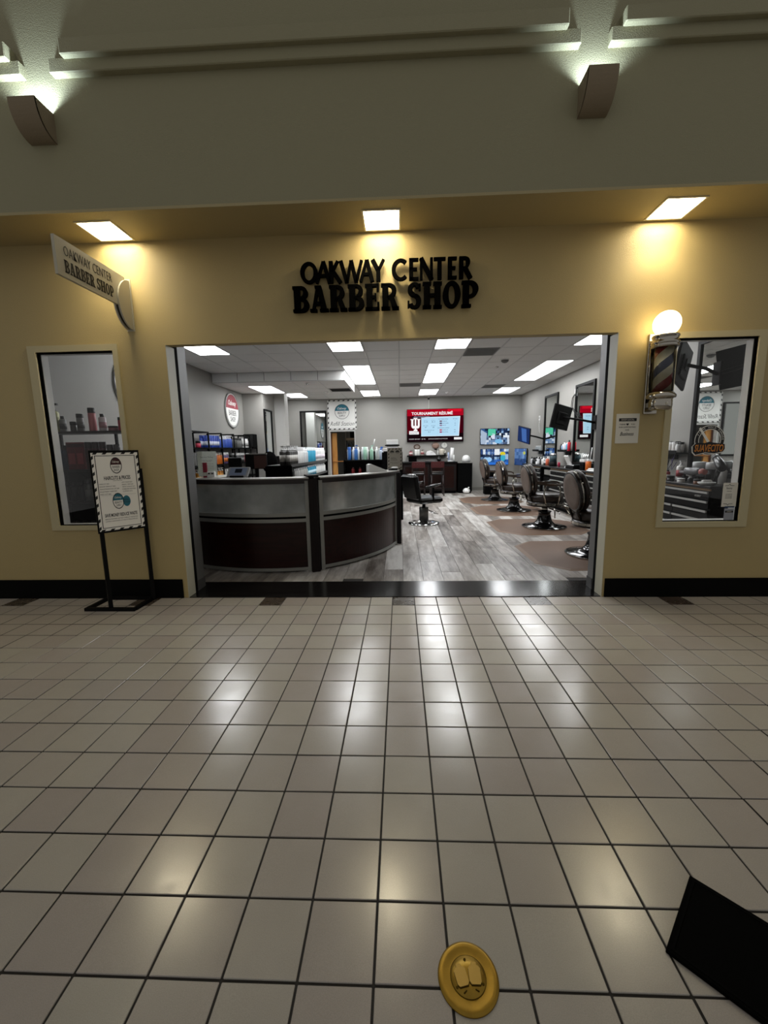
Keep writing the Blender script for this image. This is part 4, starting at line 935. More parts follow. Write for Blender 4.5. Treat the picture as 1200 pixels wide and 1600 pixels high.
# ------------------------------------------------------------ reception desk
DKW = CHERRY; RAIL = mat('desk_rail', '8f8f89', .4, .5); DTOP = mat('desk_top_white', 'b9b7b2', .3); DEDGE = mat('desk_edge_dark', '1c100c', .35)
def seg_arc(p0, p1, sag):                      # circle through p0,p1 bulging right of p0->p1
    p0, p1 = Vector(p0), Vector(p1); c = (p1-p0).length; R = (c*c/4+sag*sag)/(2*sag)
    m = (p0+p1)/2; d = (p1-p0)/c; n = Vector((d.y, -d.x)); o = m - n*(R-sag)
    a0 = math.atan2(p0.y-o.y, p0.x-o.x); a1 = math.atan2(p1.y-o.y, p1.x-o.x)
    if a1 < a0: a1 += 2*PI
    return (o.x, o.y), R, a0, a1
def desk(lb, p0, p1, sag, posts):
    (ox, oy), R, a0, a1 = seg_arc(p0, p1, sag); t = thing('reception_desk', lb, 'desk', (ox, oy, 0))
    if True: O = (0, 0)
    A = lambda nm, m, r0, r1, z0, z1, s=0, e=0: MB().arc(O, r0, r1, a0+s, a1-e, z0, z1).build(nm, m, t)
    q = .045/R
    A('wood_panel', DKW, R-.03, R-.012, .055, .60, q, q)
    A('bottom_rail', RAIL, R-.035, R+.004, .02, .055); A('middle_rail', RAIL, R-.03, R+.004, .585, .625, q, q); A('groove', BLKM, R-.03, R-.008, .625, .65, q, q); A('upper_rail', RAIL, R-.03, R+.004, .65, .69, q, q)
    A('frosted_panel', FROST, R-.018, R-.008, .69, 1.03, q, q); A('top_rail', DEDGE, R-.03, R+.0, 1.02, 1.055)
    for s in posts:
        aa = (a0, a0+q) if s == 0 else (a1-q, a1)
        MB().arc(O, R-.05, R+.006, aa[0], aa[1], .0, 1.055, 2).build('upright', RAIL, t)
    A('counter_edge', DEDGE, R-.16, R+.06, 1.055, 1.078); A('counter_top', DTOP, R-.158, R+.058, 1.078, 1.09)
    A('back_panel', DEDGE, R-.14, R-.11, 0.02, .66, q, q)
    return t
desk('left half of the curved reception desk, frosted panel above dark cherry', (-2.42, .985), (-1.03, .845), .13, (0, 1))
desk('right half of the curved reception desk, curving back towards the styling chair', (-.93, .895), (-.065, 2.17), .155, (0, 1))
t = thing('desk_divider', 'dark wood slab standing between the two desk halves', 'divider', (-.985, .84, 0), (0, 0, .42)); MB().bev(-.046, .05, -.025, .14, .0, 1.075, .004).build('slab', CHERRYD, t); MB().bev(-.06, .06, -.06, .16, 1.095, 1.115, .003).build('cap', BLK, t)
MB().bx(-.02, .02, .0, .14, 1.075, 1.095).build('cap_spacer', BLK, t)
t = thing('desk_end_panel', 'dark wood end panel closing the right end of the desk', 'panel', (-.035, 2.195, 0), (0, 0, .62)); MB().bev(-.0, .04, -.02, .75, 0, 1.05, .004).build('slab', CHERRYD, t)
# ------------------------------------------------------------ items on the desk
THINP = bpy.data.materials.new('thin_backlit_paper'); THINP.use_nodes = True; nt = THINP.node_tree; nt.nodes.clear()
o_ = nt.nodes.new('ShaderNodeOutputMaterial'); mx = nt.nodes.new('ShaderNodeMixShader'); d_ = nt.nodes.new('ShaderNodeBsdfDiffuse'); tr = nt.nodes.new('ShaderNodeBsdfTranslucent')
d_.inputs[0].default_value = lin('dcd9d0'); tr.inputs[0].default_value = lin('e0ddd4'); mx.inputs[0].default_value = .6
nt.links.new(d_.outputs[0], mx.inputs[1]); nt.links.new(tr.outputs[0], mx.inputs[2]); nt.links.new(mx.outputs[0], o_.inputs[0])
DZT = 1.09
t = thing('acrylic_sign', 'clear acrylic stand with printed notice on the left end of the desk', 'sign holder', (-2.30, 1.12, DZT), (.0, 0, .1))
MB().bx(-.115, .115, -.0, .006, 0, .31).build('front_sheet', ACRYL, t); MB().bx(-.11, .11, .006, .0075, .01, .305).build('notice', THINP, t); MB().bx(-.115, .115, 0, .10, 0, .004).build('foot', ACRYL, t)
text([('Service Policy', 0, .235, .15, .022), ('PLEASE READ BEFORE', 0, .2, .12, .009), ('YOUR APPOINTMENT', 0, .185, .1, .009)] + [('CANCELLATIONS AND NO SHOWS', 0, .16-.02*i, .15, .008) for i in range(6)], INKG, t, 'lettering', .0005, 0, (0, .0055, 0), FRONT)
t = thing('product_box', 'slim maroon product box standing before the acrylic notice', 'box', (-2.30, 1.06, DZT)); MB().bx(-.022, .022, -.012, .012, 0, .175).build('carton', mat('crimson_card', '8c1430', .45), t); MB().bx(-.02, .02, -.0135, -.012, .02, .06).build('label_patch', PAPER, t)
t = thing('card_holder', 'small business card box at the foot of the acrylic notice', 'card holder', (-2.215, 1.03, DZT)); MB().bev(-.045, .045, -.02, .02, 0, .07, .003).build('box', WHITE, t)
for s in (-1, 1): MB().prism([(s*.02+.016*cos(PI*i/10), .04+.016*sin(PI*i/10)) for i in range(11)], 0, .001).build('printed_arch', INK, t, (0, -.0205, 0), FRONT)
t = thing('payment_terminal', 'white tablet payment terminal on the left part of the desk', 'payment terminal', (-1.885, .99, DZT), (0, 0, -.12))
MB().bev(-.085, .085, -.045, .06, 0, .022, .006).build('foot', BLK, t)
M = Matrix.Translation((0, -.02, .025)) @ Matrix.Rotation(math.radians(52), 4, 'X')
b = MB(); b.bev(-.135, .135, -.02, .12, -.02, .0, .008); b.v = [tuple(M @ Vector(v)) for v in b.v]; b.build('case', mat('terminal_grey', 'a9abae', .35), t)
b = MB(); b.bx(-.105, .105, .0, .105, .0, .001); b.v = [tuple(M @ Vector(v)) for v in b.v]; b.build('bezel', mat('terminal_blue', '8d9cba', .3), t)
b = MB(); b.bx(-.04, .045, .035, .09, .001, .002); b.v = [tuple(M @ Vector(v)) for v in b.v]; b.build('display', mat('terminal_display', '18202c', .2), t)
tag(MB().add([(-.16, -.08, .002), (.0, -.12, .002), (.08, -.06, .012), (.04, .06, .03), (-.12, .07, .02)] + [(-.16, -.08, 0), (.0, -.12, 0), (.08, -.06, 0), (.04, .06, 0), (-.12, .07, 0)], [(0, 1, 2, 3, 4), (9, 8, 7, 6, 5)] + [(i, 5+i, 5+(i+1) % 5, (i+1) % 5) for i in range(5)]).build('paper_bag', PAPER, None, (-2.08, 1.06, DZT)), 'crumpled white paper lying left of the payment terminal', 'paper')
t = thing('payment_terminal', 'white wedge payment terminal on the right half of the desk', 'payment terminal', (-.335, 1.77, DZT), (0, 0, .30))
pf = [(-.10, 0), (.14, 0), (.14, .018), (-.07, .105), (-.10, .095)]; M = Matrix(((1, 0, 0, 0), (0, 0, 1, 0), (0, 1, 0, 0), (0, 0, 0, 1)))
b = MB(); b.prism(pf, -.085, .085, M); b.build('case', WHITE, t)
sl = math.atan2(.107, -.21); b = MB(); b.prism([(-.045, .0950), (.05, .0556), (.05, .0572), (-.045, .0966)], -.06, .06, M); b.build('display', BLKG, t)
t = thing('counter_frame', 'striped white price card in a stand on the right end of the desk', 'sign holder', (-.075, 2.17, DZT), (0, 0, .15))
MB().bx(-.105, .105, 0, .006, .0, .31).build('sheet', mat('card_grey', 'b1aca0', .6), t); MB().bx(-.105, .105, .006, .09, 0, .004).build('foot', ACRYL, t)
b = dashes(-.095, .095, .01, .30, .014, 4, INK, 0, .001); b.build('striped_border', INK, t, (0, -.0008, 0), FRONT)['kind'] = 'stuff'
for s in (-1, 1): MB().prism([(s*.038+.03*cos(PI*i/12), .245+.03*sin(PI*i/12)) for i in range(13)], 0, .001).build('logo_cap', INKG, t, (0, -.0005, 0), FRONT)
text([('BEAUTY', -.038, .232, .04, .008), ('BARBER', .038, .232, .04, .008), ('REFILL', -.015, .165, .08, .018), ('STATION', -.012, .14, .09, .018), ('BRING YOUR BOTTLE', 0, .105, .13, .008), ('SAVE MONEY', 0, .09, .09, .008)], INKG, t, 'lettering', .0005, 0, (0, -.0003, 0), FRONT)
t = thing('desk_gadget', 'small black and white gadget on the desk beside the striped card', 'gadget', (-.10, 2.04, DZT), (0, 0, .4)); MB().bev(-.06, .06, -.03, .03, 0, .025, .006).build('body', BLK, t); MB().bev(-.02, .07, -.025, .025, .025, .045, .006).build('cover', WHITE, t)
# ------------------------------------------------------------ bottles
def fit(label, suf=''):
    L = label+suf
    for a, b in ((' of the left wall shelving', ' of left shelving'), (' of the left shelving', ' of left shelving'), (' behind the left window', ' in left window'), (' on top of the black rack', ' on the rack'), (' at the near end of the black rack', ' on the rack'), (' of the black rack', ' of the rack'), (' beside the charcoal pumps on the black rack', ' beside the charcoal pumps'), (' left of the turquoise ones on the black rack', ' left of the turquoise ones'), (' with white top', ''), (' on the middle left shelf', ' on middle left shelf'), (' hidden behind the poster', ' behind the poster'), (' from the ', ' from '), (' of the refill rack', ' of refill rack'), (' with pale cap', ''), (' with white cap', ''), (' with black cap', ''), (' in the ', ' in '), (' on the ', ' on '), (' at the ', ' at ')):
        if len(L.split()) > 16: L = L.replace(a, b)
    if len(L.split()) > 16: print('LONG', L)
    return L
BC = {}; CUR = {}; ORD = ('first', 'second', 'third', 'fourth', 'fifth', 'sixth', 'seventh', 'eighth', 'ninth', 'tenth', 'eleventh', 'twelfth')
def bottle(kind, h, r, col, cap, loc, label, cat='bottle', group=None, lab=None, rz=0, m=None):
    key = (kind, h, r, col, cap, lab)
    if key in BC: return dup(BC[key], loc, rz, label, group)
    mb = mat('plastic_'+col, col, .35); mc = mat('plastic_'+cap, cap, .35)
    b, c, n = MB(), MB(), 14
    if kind == 'cyl':
        b.lathe([(r*.9, 0), (r, .006), (r, h*.74), (r*.85, h*.8), (r*.5, h*.82)], n); c.lathe([(r*.5, h*.815), (r*.55, h*.83), (r*.55, h), (r*.4, h)], n)
    elif kind == 'flat':                       # tall tube bottle with a wide cap
        b.lathe([(r*.9, 0), (r, .006), (r, h*.76), (r*.92, h*.78)], n); c.lathe([(r*.96, h*.775), (r*.98, h*.79), (r*.98, h*.99), (r*.9, h)], n)
    elif kind == 'tube':
        b.lathe([(r*.8, h*.2), (r, h*.25), (r*.95, h*.7), (r*.75, h)], n, sy=.6); c.lathe([(r*.75, 0), (r*.8, .005), (r*.8, h*.2)], n, sy=.7)
    elif kind == 'box':
        b.bev(-r, r, -r*.7, r*.7, 0, h, .002); c.bx(-r*.98, r*.98, -r*.72, -r*.7, h*.82, h*.95)
    elif kind == 'jar':
        b.lathe([(r*.95, 0), (r, .005), (r, h*.66)], n); c.lathe([(r*1.04, h*.66), (r*1.04, h*.97), (r*.95, h)], n)
    elif kind == 'spray':
        b.lathe([(r*.9, 0), (r, .006), (r, h*.60), (r*.7, h*.70), (r*.4, h*.74)], n); c.lathe([(r*.42, h*.735), (r*.45, h*.86)], n); c.bx(-r*.3, r*1.1, -r*.28, r*.28, h*.86, h); c.bx(r*.55, r*.75, -r*.15, r*.15, h*.70, h*.86)
    else:                                      # pump
        b.lathe([(r*.9, 0), (r, .006), (r, h*.66), (r*.8, h*.72), (r*.42, h*.74)], n); c.lathe([(r*.45, h*.735), (r*.48, h*.80), (r*.16, h*.81), (r*.16, h*.93)], n); c.bx(-r*.3, r*1.1, -r*.22, r*.22, h*.93, h)
    nm = {'jar': 'jar', 'box': 'carton', 'pump': 'pump_bottle', 'spray': 'spray_bottle'}.get(kind, 'bottle')
    o = tag(b.build(nm, mb, None, loc, (0, 0, rz)), label, cat, group); c.build('cap' if kind != 'box' else 'printed_flap', mc, o)
    if lab:
        l = MB()
        if kind == 'box': l.bx(-r*.7, r*.7, -r*.725, -r*.7, h*.2, h*.6)
        else: l.lathe([(r*1.01, h*.18), (r*1.01, h*.52)], n)
        l.build('label_band', mat('plastic_'+lab, lab, .5), o)
    BC[key] = o; return o
def row(p0, p1, z, n, kind, h, r, col, cap, label, group, lab=None, jit=.004, cat='bottle'):
    for i in range(n):
        f = i/(n-1) if n > 1 else .5
        q = CUR.setdefault((label, i), 0); CUR[(label, i)] += 1
        lb = label if n == 1 else fit(label, f", {ORD[i]} from {'the left' if abs(p1[0]-p0[0]) > abs(p1[1]-p0[1]) else 'the near end'}{', back row' if q else ''}")
        bottle(kind, h, r, col, cap, (p0[0]+(p1[0]-p0[0])*f+RND.uniform(-jit, jit), p0[1]+(p1[1]-p0[1])*f+RND.uniform(-jit, jit), z), lb, cat, group if n > 1 else None, lab, RND.uniform(-.3, .3))
# long double-sided rack behind the desk, bottles facing the aisle
GX, GY0, GY1, GZ = -1.62, 2.35, 5.35, 1.17
t = thing('display_rack', 'long black bottle rack behind the reception desk', 'rack', (GX-.18, (GY0+GY1)/2, 0)); L2 = (GY1-GY0)/2
for z in (.30, .66, .98-.06, GZ): MB().bx(-.18, .18, -L2, L2, z-.025, z).build('shelf_board', BLK, t)
MB().bx(-.2, .2, L2, L2+.035, 0, GZ+.16).build('end_panel', BLKM, t); MB().bx(-.2, .2, -L2-.03, -L2, 0, GZ-.01).build('end_panel', BLKM, t); MB().bx(-.012, .012, -L2, L2, .0, GZ-.025).build('spine', BLKM, t)
for z in (.93, GZ): MB().bx(.178, .186, -L2, L2, z-.03, z+.012).build('price_rail', mat('price_rail', '3a3a38', .4), t)
def rk(y0, y1, n, *a, **k):
    for j, dx in enumerate((-.055, -.15)): row((GX+dx, y0), (GX+dx, y1), a[0], n, *a[1:], **k)
gw = 'row of bottles on top of the black rack'
rk(2.42, 2.86, 6, GZ, 'pump', .29, .037, '3a3936', 'd8d8d8', 'charcoal pump bottle with white top at the near end of the black rack', 'charcoal pump bottles on the rack', lab='b9b6b0')
rk(2.95, 3.25, 4, GZ, 'flat', .27, .036, 'e8e8e6', 'dcdcdc', 'tall white bottle beside the charcoal pumps on the black rack', 'tall white bottles on the rack')
rk(3.36, 3.62, 4, GZ, 'cyl', .24, .031, 'd5d7d8', 'f0f0f0', 'pale grey bottle left of the turquoise ones on the black rack', 'pale grey bottles on the rack')
rk(3.72, 4.30, 8, GZ, 'flat', .27, .034, '35a2c6', 'e6eef0', 'turquoise bottle with pale cap on top of the black rack', 'turquoise bottles on the rack top')
rk(4.38, 5.28, 12, GZ, 'cyl', .26, .033, 'ececea', 'f4f4f4', 'white bottle at the far end of the black rack top', 'white bottles on the far rack top', lab='d9cfd6')
rk(2.75, 3.55, 10, .92, 'cyl', .18, .03, 'b4b4b0', 'e4e4e2', 'small grey bottle on the lower shelf of the black rack', 'small grey bottles on the lower rack shelf')
rk(3.68, 4.30, 8, .92, 'cyl', .20, .031, '3098bc', 'e4e8ea', 'turquoise bottle on the lower shelf of the black rack', 'turquoise bottles on the lower rack shelf', lab='bfe0ea')
rk(4.38, 5.28, 11, .92, 'pump', .21, .031, 'e6e6e4', 'f2f2f2', 'white pump bottle on the lower shelf of the black rack', 'white pump bottles on the lower rack shelf')
# far shelves behind the rack seen over it
t = thing('red_tray', 'long red lidded case lying on the counter behind the white bottles', 'case', (-2.18, 5.0, 1.28), (0, 0, .1)); MB().bev(-.21, .21, -.12, .12, .0, .08, .01).build('body', mat('red_case', '7d1018', .35), t); MB().bev(-.215, .215, -.125, .125, .08, .11, .012).build('lid', mat('red_case_lid', '97121c', .3), t)
t = thing('side_counter', 'dark counter standing behind the long black rack', 'counter', (-2.25, 4.95, 0)); MB().bx(-.38, .22, -.5, .5, 0, 1.24).build('body', CHERRYD, t); MB().bev(-.40, .24, -.52, .52, 1.24, 1.28, .004).build('top', BLK, t)
t = thing('desk_monitor', 'black monitor with its brown back standing behind the desk', 'monitor', (-2.33, 2.9, 0), (0, 0, .1)); 
MB().bev(-.17, .17, -.02, .02, 1.10, 1.335, .006).build('housing', BLK, t); MB().bx(-.03, .165, -.022, -.02, 1.11, 1.32).build('brown_panel', mat('brown_panel', '3a1d14', .4), t); MB().bx(-.025, .025, -.02, .02, .78, 1.10).build('neck', BLK, t); MB().bx(-.1, .1, -.08, .08, .76, .78).build('foot', BLK, t)
MB().bx(-.17, .17, -.03, .03, 1.335, 1.35).build('top_edge', mat('grey_edge', '77756f', .5), t)
t = thing('desk_monitor', 'small black monitor left of the brown backed monitor', 'monitor', (-2.62, 2.75, 0)); MB().bev(-.105, .105, -.02, .02, 1.12, 1.29, .006).build('housing', BLK, t); MB().bx(-.02, .02, -.02, .02, .78, 1.12).build('neck', BLK, t); MB().bx(-.08, .08, -.07, .07, .76, .78).build('foot', BLK, t)
t = thing('office_table', 'dark low table carrying the two monitors behind the desk', 'table', (-2.62, 2.85, 0)); MB().bev(-.5, .5, -.25, .25, .73, .76, .004).build('top', BLK, t)
for x in (-.45, .45):
    for y in (-.2, .2): MB().bx(x-.02, x+.02, y-.02, y+.02, 0, .73).build('leg', BLK, t)
t = thing('office_chair', 'black round topped chair back behind the black rack', 'chair', (-2.36, 3.55, 0)); MB().lathe([(.30, 0), (.30, .03), (.05, .06), (.04, .5), (.25, .52), (.25, .6)], 24).build('base', BLKM, t)
b = MB(); b.sphere((0, .12, 1.18), .2, 20, 12, .75, .35, 1.0); b.tube([(0, .2, .55), (0, .17, 1.1)], .03, 8); b.build('backrest', BLKM, t)
# ------------------------------------------------------------ left wall shelving
SXF = -3.58
t = thing('wall_shelving', 'black metal shelving with open cubes along the left wall', 'shelving', (XL, 5.15, 0))
for z in (.5, .82, 1.14, 1.47): MB().bx(.01, .32, -1.85, 1.45, z-.025, z).build('shelf_board', BLKM, t)
ys = [-1.85, -1.18, -.60, .02, .62, 1.0, 1.43]
for i, y in enumerate(ys):
    for x in (.02, .31): MB().bx(x-.012, x+.012, y-.012, y+.012, 0, 1.75 if i < 6 else 1.47).build('post', BLK, t)
    if i < 6: MB().bx(.02, .31, y-.012, y+.012, 1.735, 1.76).build('cross_bar', BLK, t)
for a, c in ((0, 1), (1, 2), (2, 3), (3, 4)): MB().bx(.298, .322, ys[a], ys[c], 1.735, 1.76).build('front_bar', BLK, t) if a < 1 else None
xs = XL+.24
row((xs, 3.70), (xs, 3.70), 1.47, 1, 'jar', .12, .045, 'a0203c', '0a0a0a', 'crimson jar in the first cube of the left wall shelving', None)
for dx in (0, -.1):
    row((xs+dx, 4.04), (xs+dx, 4.50), 1.47, 6, 'flat', .23, .034, '2b48a6', '3d5ab8', 'royal blue bottle in the second cube of the left shelving', 'royal blue bottles in the second cube', lab='d6daea')
    row((xs+dx, 4.62), (xs+dx, 4.85), 1.47, 4, 'flat', .22, .033, '4668c4', 'e8e8ee', 'blue bottle with white cap in the third cube of the left shelving', 'white capped blue bottles in the third cube')
    row((xs+dx, 4.93), (xs+dx, 5.14), 1.47, 4, 'pump', .25, .033, '3a5cc0', 'f0f0f4', 'blue pump bottle in the third cube of the left shelving', 'blue pump bottles in the third cube')
    row((xs+dx, 5.24), (xs+dx, 5.42), 1.47, 3, 'cyl', .21, .033, '4a4c48', '1a1a1a', 'dark grey bottle in the fourth cube of the left shelving', 'dark grey bottles in the fourth cube')
    row((xs+dx, 5.50), (xs+dx, 5.70), 1.47, 4, 'flat', .21, .03, '6b6c6a', '101010', 'mid grey bottle with black cap in the fourth cube', 'mid grey bottles in the fourth cube')
    row((xs+dx, 5.80), (xs+dx, 6.12), 1.47, 5, 'cyl', .21, .032, 'd8d8d6', 'e6e6e4', 'white bottle in the fifth cube of the left shelving', 'white bottles in the fifth cube', lab='8a8a88')
t = thing('loudspeaker', 'black box loudspeaker at the right end of the left wall shelving', 'speaker', (XL+.2, 6.44, 1.47)); MB().bev(-.11, .13, -.14, .14, 0, .33, .008).build('cabinet', BLKM, t)
b = MB(); b.bx(-.1, .12, -.145, -.14, .02, .31); b.build('grille', mat('speaker_grille', '111111', .8), t)
t = thing('loudspeaker', 'slim black box beside the loudspeaker on the left shelving', 'speaker', (XL+.2, 6.235, 1.47)); MB().bev(-.08, .08, -.05, .05, 0, .2, .006).build('cabinet', BLKM, t); MB().bx(-.07, .07, -.055, -.05, .01, .19).build('grille', mat('speaker_grille', '111111', .8), t)
for dx in (0, -.1):
    row((xs+dx, 3.65), (xs+dx, 4.1), 1.14, 5, 'flat', .24, .036, 'e4e4e2', 'f0f0f0', 'white bottle on the middle shelf of the left wall shelving', 'white bottles on the middle left shelf')
    row((xs+dx, 4.2), (xs+dx, 4.32), 1.14, 2, 'flat', .22, .036, '4a5a98', 'e8e8e8', 'slate blue bottle left of the orange bottles', 'slate blue bottles by the orange ones', lab='8890b0')
    row((xs+dx, 4.42), (xs+dx, 4.6), 1.14, 3, 'cyl', .22, .038, 'd5742a', 'e8d8c8', 'orange bottle on the middle shelf of the left shelving', 'orange bottles on the middle left shelf')
    row((xs+dx, 4.7), (xs+dx, 4.9), 1.14, 3, 'flat', .23, .036, '5b4b78', 'e8e8e8', 'purple bottle between orange bottles on the left shelving', 'purple bottles on the middle left shelf', lab='d5742a')
    row((xs+dx, 5.0), (xs+dx, 5.3), 1.14, 5, 'jar', .12, .036, 'dcdcda', '202020', 'white jar with dark lid on the middle left shelf', 'white jars on the middle left shelf')
    row((xs+dx, 5.4), (xs+dx, 5.8), 1.14, 6, 'flat', .21, .032, '232323', 'd8d8d6', 'black bottle with white cap on the middle left shelf', 'black bottles on the middle left shelf', lab='8a8a88')
    row((xs+dx, 5.9), (xs+dx, 6.1), 1.14, 4, 'flat', .2, .03, 'a81c34', 'e0e0e0', 'red bottle on the middle left shelf', 'red bottles on the middle left shelf')
    row((xs+dx, 6.2), (xs+dx, 6.52), 1.14, 5, 'cyl', .17, .032, '8e8ea0', 'e6e6e6', 'lilac grey bottle on the middle left shelf', 'lilac grey bottles on the middle left shelf')
    row((xs+dx, 3.6), (xs+dx, 4.6), .82, 9, 'pump', .25, .04, 'c47e1e', 'e8e8e4', 'amber pump bottle on the lower shelf of the left shelving', 'amber pump bottles on the lower left shelf', lab='e0a04a')
    row((xs+dx, 4.75), (xs+dx, 5.6), .82, 9, 'cyl', .2, .036, 'c9c9c5', 'e8e8e8', 'pale bottle on the lower shelf of the left shelving', 'pale bottles on the lower left shelf')
# ------------------------------------------------------------ shelf behind the left window
t = thing('window_shelf', 'black shelf unit full of bottles behind the left window', 'shelving', (-3.2, .72, 0))
FZ = (.36, .88, 1.225, 1.63)
for z in FZ: MB().bx(-.66, .72, -.14, .14, z-.025, z).build('shelf_board', mat('shelf_board_dark', '120807', .4), t)
for x in (-.62, .02, .68): MB().bx(x-.012, x+.012, .11, .135, 0, 1.605).build('post', BLK, t)
MB().tube([(-.5, .12, 1.19), (.1, .12, .9)], .005, 6).build('brace', BLK, t); MB().tube([(-.1, .12, .9), (.6, .12, 1.19)], .005, 6).build('brace', BLK, t)
t2 = MB().bx(-.62, .68, .137, .145, .0, 1.2).build('back_panel', mat('dim_back', '161514', .8), t)
z = FZ[3]; y = .66
bottle('pump', .30, .045, 'c9c98a', '1a1a1a', (-3.71, y, z), 'pale yellow pump bottle at the left end of the top window shelf', lab='b5b57c')
bottle('cyl', .165, .032, '8d8f8c', '0d0d0d', (-3.625, y, z), 'silver grey bottle with black cap right of the yellow pump bottle', lab='4c4d4b')
bottle('jar', .105, .032, '55544f', '0d0d0d', (-3.51, y, z), 'small grey jar with black lid on the top window shelf', 'jar')
bottle('flat', .185, .035, '7f7f7d', '0c0c0c', (-3.43, y, z), 'grey bottle with wide black cap on the top window shelf', lab='5c5c5a')
bottle('flat', .245, .036, 'c8767a', '0a0a0a', (-3.295, y, z), 'tall pink bottle with black cap on the top window shelf')
bottle('cyl', .18, .036, 'd9cdd0', '0b0b0b', (-3.185, y, z), 'white and pink bottle with black cap on the top window shelf', lab='b98c94')
bottle('jar', .05, .05, '8c5a60', '1a0c0e', (-3.07, y, z), 'low rose jar with dark lid on the top window shelf', 'jar')
bottle('flat', .14, .036, '9c1f34', '0b0b0b', (-2.975, y, z), 'dark red bottle with black cap at the window edge of the top shelf')
z = FZ[2]
row((-3.77, .64), (-3.62, .64), z, 3, 'cyl', .26, .036, '1f3f5c', '0e1c28', 'dark blue bottle on the second shelf behind the left window', 'dark blue bottles behind the left window')
row((-3.54, .64), (-3.44, .64), z, 2, 'box', .29, .045, '7a1a22', '51121a', 'red carton on the second shelf behind the left window', 'red cartons behind the left window', lab='b5484e', cat='carton')
row((-3.36, .64), (-3.20, .64), z, 3, 'flat', .29, .036, '3a0c10', '1c0608', 'dark maroon bottle on the second shelf behind the left window', 'dark maroon bottles behind the left window')
row((-3.12, .64), (-3.05, .64), z, 2, 'flat', .26, .032, '7b7c78', '3c3c3a', 'grey tube bottle on the second shelf behind the left window', 'grey bottles on the second window shelf')
row((-2.95, .64), (-2.75, .64), z, 4, 'cyl', .22, .03, '6a6b66', 'd0d0ce', 'small grey bottle hidden behind the poster on the second shelf', 'small grey bottles on the second window shelf')
z = FZ[1]
row((-3.75, .64), (-3.50, .64), z, 4, 'cyl', .2, .04, '20201f', '0e0e0e', 'black bottle on the third shelf behind the left window', 'black bottles on the third window shelf')
row((-3.42, .64), (-3.25, .64), z, 3, 'flat', .24, .036, '5e5f5c', '2a2a2a', 'grey can on the third shelf behind the left window', 'grey cans on the third window shelf', lab='8a8a86')
row((-3.15, .64), (-2.70, .64), z, 6, 'cyl', .22, .034, '51524f', '1c1c1c', 'dim silver bottle on the third shelf behind the left window', 'silver bottles on the third window shelf')
z = FZ[0]
row((-3.7, .64), (-3.1, .64), z, 7, 'cyl', .3, .04, '3c1216', '151010', 'wine red bottle on the lowest shelf behind the left window', 'wine red bottles on the lowest window shelf')
# ------------------------------------------------------------ refill station rack
t = thing('refill_rack', 'black rack with coloured pump bottles in front of the store room door', 'rack', (-.68, 5.1, 0))
for z in (.55, .85, 1.165): MB().bx(-.50, .50, -.16, .16, z-.025, z).build('shelf_board', BLK, t)
MB().bx(-.5, .5, .15, .17, 0, 1.34).build('back_panel', CHERRYD, t)
for x in (-.5, .49): MB().bx(x-.01, x+.02, -.16, .16, 0, 1.17).build('side_panel', BLKM, t)
z = 1.165; y = 5.02
for x, col, cap, kd, lb, h in ((-1.07, '3a6fb4', '2b5fae', 'flat', 'blue bottle at the left end of the refill rack', .27), (-.93, '3f74ba', '2553a0', 'pump', 'blue pump bottle second from the left on the refill rack', .31), (-.74, 'a8d4bc', 'c4e4d4', 'flat', 'mint green bottle on the refill rack', .27), (-.60, 'a4d0b8', 'b4dcc8', 'pump', 'mint green pump bottle on the refill rack', .30), (-.40, 'b0bccc', '3c6cc0', 'spray', 'clear spray bottle with blue head on the refill rack', .27), (-.22, 'dca08c', 'e0641c', 'spray', 'clear spray bottle with orange head on the refill rack', .24)):
    bottle(kd, h, .038, col, cap, (x, y, z), lb, rz=RND.uniform(-.2, .2))
row((-1.1, 5.15), (-.5, 5.15), z, 7, 'cyl', .27, .03, 'e2e2e0', 'efefef', 'white bottle in the rear row of the refill rack', 'white bottles in the rear row of the refill rack')
t = thing('white_carton', 'white carton behind the spray bottles on the refill rack', 'carton', (-.33, 5.17, z)); MB().bev(-.14, .14, -.05, .05, 0, .235, .003).build('box', WHITE, t); MB().bx(-.135, .135, -.055, -.05, .2, .23).build('flap', PAPER, t)
tag(MB().tube([(-.56, 5.05, z+.30), (-.53, 5.05, z+.43)], .011, 8).tube([(-.60, 5.05, z+.25), (-.56, 5.05, z+.30)], .004, 6).build('brush_handle', WHITE, None), 'white handle sticking up behind the mint pump bottle', 'brush')
row((-1.0, 5.0), (-.85, 5.0), .85, 2, 'cyl', .16, .035, '6c1416', '3a0a0c', 'dark red bottle low in the refill rack', 'dark red bottles low in the refill rack')
row((-.65, 5.0), (-.3, 5.0), .85, 4, 'cyl', .15, .03, '2a2a20', '101010', 'dark bottle low in the refill rack', 'dark bottles low in the refill rack')
t = thing('label_printer', 'white and black printer standing on the counter before the large screen', 'printer', (-.15, 4.45, .06)); MB().bx(-.2, .2, -.2, .2, -.06, 1.26).build('pedestal', BLKM, t); MB().bx(-.17, .17, -.12, .14, 1.26, 1.28).build('tray', BLK, t); MB().bx(-.11, .11, -.10, .08, 1.28, 1.38).build('lower_body', WHITE, t)
b = MB(); b.bx(-.14, .14, -.12, .1, 1.38, 1.405); b.build('black_band', BLK, t); MB().bev(-.115, .115, -.1, .08, 1.405, 1.50, .006).build('upper_body', WHITE, t)
